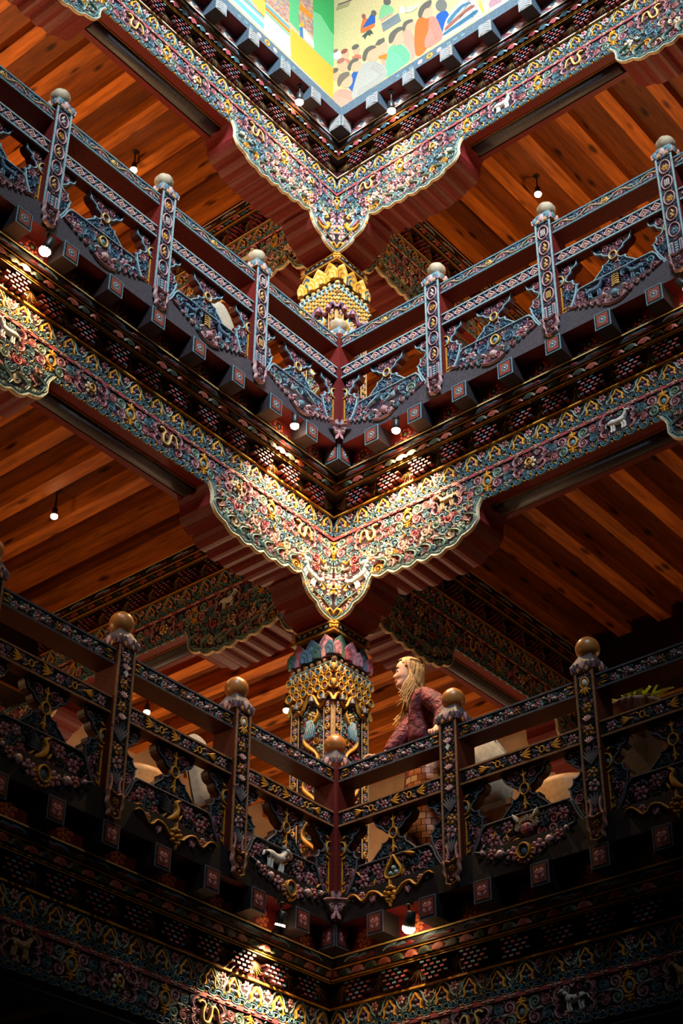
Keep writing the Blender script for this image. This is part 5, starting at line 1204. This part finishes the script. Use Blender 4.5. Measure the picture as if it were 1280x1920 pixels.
L('L', .465, .03, 8.99, ('L', .12, .36, 7.2), 'lit spotlight hanging left of the upper corner block, below the left bluish balustrade', 350, S2, ang=108, blend=.9, size=.9)
L('R', .515, .03, 8.98, ('R', .18, .36, 7.2), 'lit spotlight hanging right of the upper corner block, below the right bluish balustrade', 350, S2, ang=108, blend=.9, size=.9)
L('L', 2.86, .03, 8.93, ('L', 3.0, .36, 8.1), 'lit spotlight with golden glow below the left end of the upper balustrade', 120, S2, ang=120, blend=.8, size=1.1, col=(1.0, .56, .22))
L('R', 2.90, .03, 8.97, ('R', 3.5, .36, 8.1), 'lit spotlight at the right edge below the right bluish balustrade', 40, S2, ang=100, size=1.0)
L('L', .46, .08, 12.525, ('L', .22, .34, 11.4), 'lit spotlight under the striped mural wall left of the top corner block', 80, S3, ang=70, blend=.8)
L('R', .49, .08, 12.48, ('R', .34, .34, 11.5), 'lit spotlight under the robed people mural right of the top corner block', 80, S3, ang=70, blend=.8)
L('L', .47, .03, 5.22, ('L', .42, .30, 4.55), 'hooded spotlight throwing a bright pool on the bottom left beam', 130, S1, ang=112, blend=.6, size=.9, hood=.05, col=(1.0, .74, .42))
L('R', .545, .03, 5.22, ('R', .10, .30, 4.3), 'lit spotlight alone on the dark bottom right beam', 4, S1, ang=95, size=1.1, col=(1.0, .74, .42))
def Cl(x, y, z, top, label, energy, ang=115, size=.9):
    spotlamp((x, y, z), (x+.05, y+.05, z-3), label, energy, ang=ang, size=size, stem=stem_to(z, top, size))
Cl(-.83, 1.70, 12.48, S3, 'small ceiling spotlight over the left side of the upper gallery', 60)
Cl(1.68, -.91, 12.48, S3, 'small ceiling spotlight over the right side of the upper gallery', 50)
Cl(-.92, 2.07, 8.84, S2, 'small ceiling spotlight at the far left of the lower gallery ceiling', 60, size=.8)
Cl(2.49, 2.68, 8.80, S2, 'ceiling spotlight close beside the lower carved column', 70, 125)
Cl(1.71, 3.70, 8.80, S2, 'small ceiling spotlight seen between the left dark balustrade posts', 60, 125)

# ------------------------------------------------------------------ woman leaning on the right balustrade of the lower gallery
# local frame: X = towards the corner (the way she faces), Y = away from the rail into the gallery, Z up; feet at 0
def skin_mesh(name, verts, edges, radii, levels=1, mat=None, root=0):
    me = bpy.data.meshes.new(name); me.from_pydata(verts, edges, [])
    o = bpy.data.objects.new(name, me); C.objects.link(o)
    md = o.modifiers.new('skin', 'SKIN'); md.use_smooth_shade = True
    for i, r in enumerate(radii):
        sv = me.skin_vertices[0].data[i]; sv.radius = r if isinstance(r, tuple) else (r, r); sv.use_root = (i == root)
    sb = o.modifiers.new('sub', 'SUBSURF'); sb.levels = levels; sb.render_levels = levels
    dg = bpy.context.evaluated_depsgraph_get(); ev = o.evaluated_get(dg)
    out = bpy.data.meshes.new_from_object(ev); bpy.data.objects.remove(o)
    out.name = name; out.polygons.foreach_set('use_smooth', [True]*len(out.polygons))
    out.materials.clear()
    if mat: out.materials.append(mat)
    return out
WX, WY, WZ = .36, -.48, 5.66
woman = bpy.data.objects.new('person', None); C.objects.link(woman)
woman.matrix_world = Matrix(((-.5, .866, 0, WX), (.866, .5, 0, WY), (0, 0, 1, WZ), (0, 0, 0, 1)))
woman['label'] = 'person with long blond hair in burgundy velvet blouse, hands on the dark rail'; woman['category'] = 'person'
V = []; E = []; Rr = []
def jt(p, r, prev=None):
    V.append(p); Rr.append(r); i = len(V)-1
    if prev is not None: E.append((prev, i))
    return i
pel = jt((-.02, .02, .78), (.105, .085))
wa = jt((-.02, .01, .94), (.082, .066), pel); ch = jt((.015, .0, 1.10), (.098, .072), wa); cl = jt((.040, .0, 1.215), (.075, .055), ch)
nk = jt((.070, .005, 1.275), .040, cl); nk2 = jt((.095, .012, 1.335), .038, nk); hd = jt((.115, .02, 1.40), .05, nk2)
for sy in (-1, 1):
    hp = jt((-.02, .02+sy*.065, .70), .078, pel); kn = jt((.01, .02+sy*.06, .40), .052, hp); an = jt((-.02, .02+sy*.055, .07), .030, kn); ft = jt((.10, .02+sy*.06, .025), .026, an)
HANDS = []
def arm(sh, el, wr, hdir):
    a = jt(sh, .046, cl); b = jt(el, .036, a); c = jt(wr, .024, b); d = jt(tuple(Vector(wr)+Vector(hdir)*.045), (.030, .017), c)
    HANDS.append((Vector(wr), Vector(hdir), d)); return d
dl = arm((.005, -.125, 1.19), (-.150, -.230, .990), (-.085, -.335, .822), (.05, -.80, -.35))
dr = arm((.050, .110, 1.19), (.165, .03, 1.0), (.290, -.045, .815), (.85, -.35, -.10))
obj('body', skin_mesh('body', V, E, Rr, 2, SKIN), woman)
# fingers: separate chains rooted in the palm, curled over the rail
def hand(base, direction, side, curl, k=1.0):
    vs = []; es = []; rs = []
    d = Vector(direction).normalized(); sd = Vector(side).normalized(); up = d.cross(sd).normalized()
    if up.z < 0: up = -up
    b = Vector(base)+d*.035
    root = None
    def j(p, r, pv):
        vs.append(tuple(p)); rs.append(r)
        if pv is not None: es.append((pv, len(vs)-1))
        return len(vs)-1
    root = j(b, .014, None)
    for f, (off, L) in enumerate(((-.027, .052), (-.009, .060), (.009, .057), (.026, .044))):
        p0 = b+sd*off+d*.022+up*.004; a = j(p0, .0092, root); p1 = p0+(d*math.cos(curl*.4)-up*math.sin(curl*.4))*L*.42; c = j(p1, .0088, a)
        p2 = p1+(d*math.cos(curl)-up*math.sin(curl))*L*.34; e = j(p2, .0080, c); p3 = p2+(d*math.cos(curl*1.6)-up*math.sin(curl*1.6))*L*.26; j(p3, .0066, e)
    p0 = b-sd*.030-d*.012; a = j(p0, .0100, root); p1 = p0-sd*.018+d*.020-up*.010; c = j(p1, .0092, a); j(p1+d*.022-up*.014, .0075, c)
    return skin_mesh('hand', vs, es, rs, 1, SKIN)
obj('hand', hand((-.085, -.362, .808), (.06, -.88, -.36), (.98, .10, 0), 1.1), woman, label='left hand gripping the rail near the post')
obj('hand', hand((.325, -.058, .806), (.92, -.36, -.08), (.36, .9, 0), .7), woman, label='right hand resting on the rail near the corner')
# head with face
def head_mesh():
    # z, front, back, half width measured from the head axis (face towards +x)
    rows = [(-.118, .046, -.030, .030), (-.112, .066, -.036, .038), (-.100, .078, -.044, .046), (-.088, .080, -.052, .052), (-.078, .073, -.058, .056), (-.068, .080, -.064, .059), (-.060, .076, -.068, .061), (-.052, .083, -.072, .063),
            (-.044, .078, -.076, .065), (-.036, .098, -.080, .066), (-.026, .104, -.083, .067), (-.014, .096, -.086, .068), (0, .085, -.089, .069), (.012, .080, -.091, .070), (.024, .086, -.092, .071), (.036, .089, -.092, .071), (.055, .086, -.090, .069), (.075, .074, -.082, .063), (.092, .054, -.066, .050), (.104, .028, -.040, .030), (.110, .004, -.010, .008)]
    m = MB(); n = 28
    for z, f, b, w in rows:
        for k in range(n):
            t = 2*PI*k/n; c, s = math.cos(t), math.sin(t)
            base = .070 if z > -.09 else .058+(z+.118)*.4
            if c > 0:
                x = (min(f, base*1.15)*c if True else 0)
                nose = max(0.0, f-min(f, .083)) if -.05 < z < .03 else 0
                x = min(f, .083)*c**.75+nose*math.exp(-(s/.16)**2)
                if -.075 < z < -.048: x -= .010*(1-math.exp(-(s/.30)**2))*c
                if -.004 < z < .018: x -= .011*math.exp(-((abs(s)-.42)/.16)**2)
            else: x = -b*c if b < 0 else 0
            if c <= 0: x = b*abs(c)
            m.v.append((x, w*s*(1-.0*c), z))
    for i in range(len(rows)-1):
        for k in range(n):
            k2 = (k+1) % n; m.face((i*n+k, i*n+k2, (i+1)*n+k2, (i+1)*n+k), (226, 174, 148), True)
    m.face(tuple(reversed(range(n))), (226, 174, 148)); m.face(tuple(range((len(rows)-1)*n, len(rows)*n)), (226, 174, 148), True)
    return m
HEADP = (.125, .025, 1.455)
HROT = (0.0, -.06, -.17)
hroot = obj('head', head_mesh().mesh('head', SKIN), woman, loc=HEADP, rot=HROT)
e = MB()
for sy in (-1, 1):
    q = MB().lathe([(.002, -.011), (.009, -.007), (.0115, 0), (.009, .007), (.002, .011)], 0, 0, 0, ['white'], n=10); e.merge(q, lambda p, sy=sy: (p[0]+.068, p[1]+sy*.030, p[2]+.006))
    q = MB().lathe([(.001, -.005), (.005, -.003), (.005, .003), (.001, .005)], 0, 0, 0, ['brown'], n=8); e.merge(q, lambda p, sy=sy: (p[0]+.078, p[1]+sy*.031, p[2]+.006))
obj('eyes', e, hroot, label='eyes looking up the atrium')
b = MB()
for sy in (-1, 1): b.tube([(.083, sy*.014, .026), (.080, sy*.030, .031), (.068, sy*.046, .027)], [.003, .004, .002], 'brown', n=6)
obj('eyebrows', b, hroot)
b = MB(); b.tube([(.074, -.022, -.0635), (.086, -.008, -.0610), (.087, 0, -.0622), (.086, .008, -.0610), (.074, .022, -.0635)], [.002, .0045, .004, .0045, .002], (190, 112, 102), n=6)
b.tube([(.074, -.020, -.0675), (.084, 0, -.0715), (.074, .020, -.0675)], [.002, .0055, .002], (200, 122, 112), n=6); obj('lips', b, hroot)
b = MB()
for sy in (-1, 1): b.tube([(-.002, sy*.070, -.026), (-.014, sy*.077, -.012), (-.016, sy*.078, .008), (-.002, sy*.075, .016), (.006, sy*.071, .004)], [.004, .006, .007, .006, .004], (220, 164, 138), n=6)
obj('ears', b, hroot)
# hair: shell over the skull and long wavy locks
def hair():
    m = MB(); rg = random.Random(2); n = 40
    rows = [(.121, .010, -.012, .012), (.116, .040, -.052, .042), (.102, .066, -.080, .060), (.082, .080, -.097, .073), (.056, .084, -.106, .080), (.026, .060, -.110, .083), (-.01, .030, -.110, .084), (-.05, .016, -.108, .083), (-.09, .012, -.106, .082), (-.13, .014, -.104, .084), (-.17, .020, -.102, .088), (-.21, .030, -.098, .092)]
    for z, f, b, w in rows:
        for k in range(n):
            t = 2*PI*k/n; c, s = math.cos(t), math.sin(t); wv = 1+.022*math.sin(13*t+z*9)+.012*math.sin(29*t)
            m.v.append(((f*c if c > 0 else -b*c)*wv, w*s*wv, z))
    col = [(168, 122, 68), (150, 106, 58), (182, 136, 78), (136, 96, 54)]
    for i in range(len(rows)-1):
        for k in range(n):
            k2 = (k+1) % n; c = math.cos(2*PI*(k+.5)/n)
            if i >= 3 and c > (.62, .40, .22, .12)[min(i-3, 3)]: continue
            m.face((i*n+k, i*n+k2, (i+1)*n+k2, (i+1)*n+k), col[(k*7+k//3) % 4], True)
    for q in range(300):
        lay = q % 3; t = PI*.53+PI*.94*((q//3)/99)+rg.uniform(-.015, .015); c, s = math.cos(t), math.sin(t); side = min(1, abs(s)*1.3)
        L = (.36 if s < 0 else .40)+.07*math.sin(t*5+lay)+rg.uniform(-.03, .03)-.05*(1-side)
        x0, y0 = .108*c*(1-.04*lay), .085*s*(1-.04*lay); fwd = .085*side*max(0, 1+c*1.6)+.01*lay; top = .075-.02*lay; pts = []; R = []; ph = t*4.0+lay*.8
        for i in range(15):
            u = i/14
            pts.append((x0*(1-.10*u)+fwd*u**2.8+.013*u*math.sin(u*11+ph), y0*(1+.10*u)+.034*u*u*(-1 if s < 0 else 1)+.010*u*math.sin(u*10+ph*1.3), top-u*L))
            R.append(.0070*(1-.72*u**2.2)*(.45+.55*min(1, u*6)))
        m.tube(pts, R, ((184, 134, 74), (154, 110, 60), (204, 156, 90), (132, 94, 52), (194, 146, 84))[int(t*9+lay) % 5], n=6)
    return m
obj('hair', hair(), hroot, label='long wavy blond hair')
# velvet blouse and patchwork skirt
VEL = mat_noise('burgundy_velvet', (62, 10, 26), (122, 34, 52), 22, rough=0.7, bump=1.0, spec=0.35, dist=0.03)
V = []; E = []; Rr = []
w0 = jt((.03, .01, .86), (.150, .112)); w1 = jt((.035, .01, .97), (.150, .112), w0); c1 = jt((.035, 0, 1.10), (.132, .100), w1); cl = jt((.040, 0, 1.205), (.090, .072), c1); n1 = jt((.065, 0, 1.26), (.050, .046), cl)
for sh, el, wr in (((.0, -.135, 1.19), (-.150, -.232, .998), (-.092, -.322, .842)), ((.05, .12, 1.19), (.165, .03, 1.005), (.272, -.035, .838))):
    a = jt(sh, .070, cl); k1 = jt(tuple((Vector(sh)+Vector(el))/2+Vector((-.01, -.01, .012))), .076, a); b_ = jt(el, .072, k1); k2 = jt(tuple((Vector(el)*.45+Vector(wr)*.55)), .058, b_); jt(wr, .032, k2)
bl = obj('blouse', skin_mesh('blouse', V, E, Rr, 2, VEL), woman, label='burgundy crushed velvet blouse with full sleeves')
pk = MB(); rg = random.Random(6); nk = 18; rowsz = 17
for r in range(rowsz):
    z1 = .87-r*.046; z0 = z1-.042; rad = .128+.0040*r
    for k in range(nk):
        a0 = 2*PI*(k+(.5 if r % 2 else 0))/nk+.014; a1 = a0+2*PI/nk-.028; base = len(pk.v)
        for zz, rr in ((z0, rad+.003), (z1, rad-.001)):
            for a in (a0, (a0+a1)/2, a1): pk.v.append((.01+rr*1.05*math.cos(a), .02+rr*.92*math.sin(a), zz))
        col = rg.choice([(190, 120, 66), (206, 146, 90), (168, 92, 48), (196, 160, 120), (150, 80, 44)]) if r > 1 else rg.choice([(120, 110, 170), (160, 150, 190), (90, 84, 140)])
        if math.cos(a0-.1) > .62: col = tuple(int(c*.62) for c in (170, 70, 90))
        pk.face((base, base+1, base+4, base+3), col); pk.face((base+1, base+2, base+5, base+4), col)
SKM = mat_paint('patchwork_satin', rough=0.32, spec=0.6, wear=0.2, bump=0.1)
lin_ = MB().lathe([(.150, .05), (.140, .40), (.124, .70), (.112, .885)], .01, .02, 0, [(54, 22, 24)], n=24)
sk = obj('skirt', lin_.mesh('skirt'), woman, label='long patchwork skirt of bronze and violet satin')
obj('satin_patches', pk.mesh('satin_patches', SKM), sk, kind='stuff')

# ------------------------------------------------------------------ furniture and plant behind the balustrades
def box_cushion(m, cx, cy, z0, sx, sy, sz, col, hump=False):
    n = 10
    for i in range(n+1):
        for j in range(n+1):
            u, v = -1+2*i/n, -1+2*j/n; e = (1-abs(u)**3)*(1-abs(v)**3)
            hw = 1-.62*max(0, v)**2 if hump else 1; m.v.append((cx+u*sx*(1-.10*v*v)*hw, cy-sy*(.12+.88*e**.6), z0+sz*(v+1)/2*(1-(.22 if hump else .10)*u*u)))
    b = len(m.v)-(n+1)**2
    for i in range(n):
        for j in range(n): a = b+i*(n+1)+j; m.face((a, a+n+1, a+n+2, a+1), col, True)
    b2 = len(m.v)
    for i in range(n+1):
        for j in range(n+1): p = m.v[b+i*(n+1)+j]; m.v.append((p[0], 2*cy-p[1], p[2]))
    for i in range(n):
        for j in range(n): a = b2+i*(n+1)+j; m.face((a, a+1, a+n+2, a+n+1), col, True)
def armchair(wing, s, label):
    t = thing('armchair', label, 'chair', wing, (s, .60, 5.66), 'armchairs of the lower gallery')
    # horseshoe back seen from outside
    m = MB(); n = 20; ro, ri = .26, .205
    for i in range(n+1):
        a = PI+PI*i/n
        for r, z in ((ro-.01, .10), (ro, .30), (ro, .46), (ro-.008, .495), ((ro+ri)/2, .51), (ri+.008, .495), (ri, .46), (ri, .20)):
            m.v.append((r*math.cos(a), r*.85*math.sin(a)+.16, z))
    for i in range(n):
        for j in range(7): a = i*8+j; m.face((a, a+8, a+9, a+1), 'tan', True)
    obj('backrest', m.mesh('backrest', LEATHER), t)
    obj('seat', MB().box(-.20, .20, -.02, .34, .16, .27, 'tan').mesh('seat', LEATHER), t)
    for x in (-.18, .18):
        for y in (0, .30): obj('leg', MB().tube([(x, y, 0), (x*.95, y, .17)], [.016, .022], 'brown'), t)
    return t
armchair('R', 1.26, 'tan round-backed armchair behind the right dark balustrade')
armchair('L', 1.05, 'tan round-backed armchair behind the left dark balustrade')
def cushion(wing, loc, size, label, rot, mat=CREAM):
    m = MB(); box_cushion(m, 0, 0, 0, size[0], size[1], size[2], 'cream', hump=wing == 'R'); o = obj('cushion', m.mesh('cushion', mat), None)
    o.matrix_world = WING[wing] @ Matrix.Translation(loc) @ Matrix.Rotation(rot, 4, 'Y'); o['label'] = label; o['category'] = 'cushion'; o['group'] = 'cushions behind the balustrades'; return o
cushion('R', (.86, .50, 6.065), (.17, .08, .53), 'pale grey cushion propped up beside the right armchair', .0)
cushion('L', (.56, .62, 6.09), (.11, .05, .50), 'grey cushion leaning on the left armchair', .30)
cushion('L', (.70, .52, 9.87), (.13, .05, .36), 'cream cushion corner behind the upper left balustrade near the corner', .60)
t = thing('bench', 'low wooden bench carrying the cream cushion near the upper column', 'bench', 'L', (.72, .52, 9.38))
obj('seat', MB().box(-.22, .30, -.12, .22, .34, .40, 'brown'), t)
for x in (-.18, .26):
    for y in (-.08, .18): obj('leg', MB().box(x-.02, x+.02, y-.02, y+.02, 0, .34, 'brown'), t)
for wing, x, y, lab in (('R', .88, .52, 'low wooden stool under the pale grey cushion'), ('L', .58, .62, 'low wooden stool under the grey cushion')):
    t = thing('stool', lab, 'stool', wing, (x, y, 5.66), 'stools of the lower gallery')
    obj('seat', MB().box(-.15, .15, -.06, .12, .36, .40, 'brown'), t)
    for a in (-.12, .12):
        for b in (-.04, .10): obj('leg', MB().box(a-.015, a+.015, b-.015, b+.015, 0, .36, 'brown'), t)
t = thing('sofa', 'cream upholstered sofa behind the left end of the upper balustrade', 'sofa', 'L', (2.95, .60, 9.38))
m = MB(); m.prism([(0, .10), (-.03, .45), (-.02, .66), (.03, .71), (.09, .68), (.11, .45), (.11, .10)], -.32, .42, ['cream'], smooth=False); obj('backrest', m.mesh('backrest', CREAM), t)
obj('piping', MB().tube([(-.32, -.025, .675), (.05, -.025, .70), (.42, -.025, .675)], .012, 'ltan'), t)
obj('seat', MB().box(-.32, .42, .11, .60, .12, .34, 'cream').mesh('seat', CREAM), t); 
for x in (-.28, .38):
    for y in (.05, .54): obj('leg', MB().tube([(x, y, 0), (x, y, .13)], .02, 'brown'), t)
# potted plant on a stand
t = thing('potted_plant', 'green strap-leaved plant in a wide pale bowl behind the right dark balustrade', 'plant', 'R', (1.97, .46, 5.66))
obj('plinth', MB().box(-.10, .10, -.10, .10, 0, .52, (60, 36, 24)), t)
obj('bowl', MB().lathe([(.07, .52), (.14, .58), (.185, .675), (.195, .69), (.18, .69), (.13, .66)], 0, 0, 0, [(150, 110, 90), (150, 110, 90), (160, 120, 100), (210, 200, 190), (90, 60, 44)], n=24), t)
rg = random.Random(4)
GREEN = mat_paint('strap_leaf', rough=0.5, wear=0.25)
lm = []
for q in range(5):
    m = MB(); L = .22+.02*q; bend = 1.0+.28*q
    pts = []
    for i in range(8): u = i/7; a = PI/2-.1-bend*u; pts.append((0, 0)) if i == 0 else pts.append((pts[-1][0]+L/7*math.cos(a), pts[-1][1]+L/7*math.sin(a)))
    b = len(m.v)
    for i, (x, z) in enumerate(pts):
        w = .011*math.sin(PI*min(1, .25+.75*(1-i/7)))+.0008
        m.v += [(x, -w, z), (x, 0, z-.003), (x, w, z)]
    for i in range(7):
        a = i*3; c = (206, 216, 84) if i > 2 else (170, 190, 60)
        m.face((a, a+3, a+4, a+1), c, True); m.face((a+1, a+4, a+5, a+2), c, True)
    lm.append(m.mesh('leaf', GREEN))
for q in range(34):
    o = obj('leaf', lm[q % 5], t, loc=(rg.uniform(-.07, .07), rg.uniform(-.07, .07), .66), rot=(rg.uniform(-.2, .2), rg.uniform(-.2, .2), rg.uniform(0, 6.28)))
    o.scale = (1, 1, 1)*1 if False else (rg.uniform(.8, 1.1),)*3
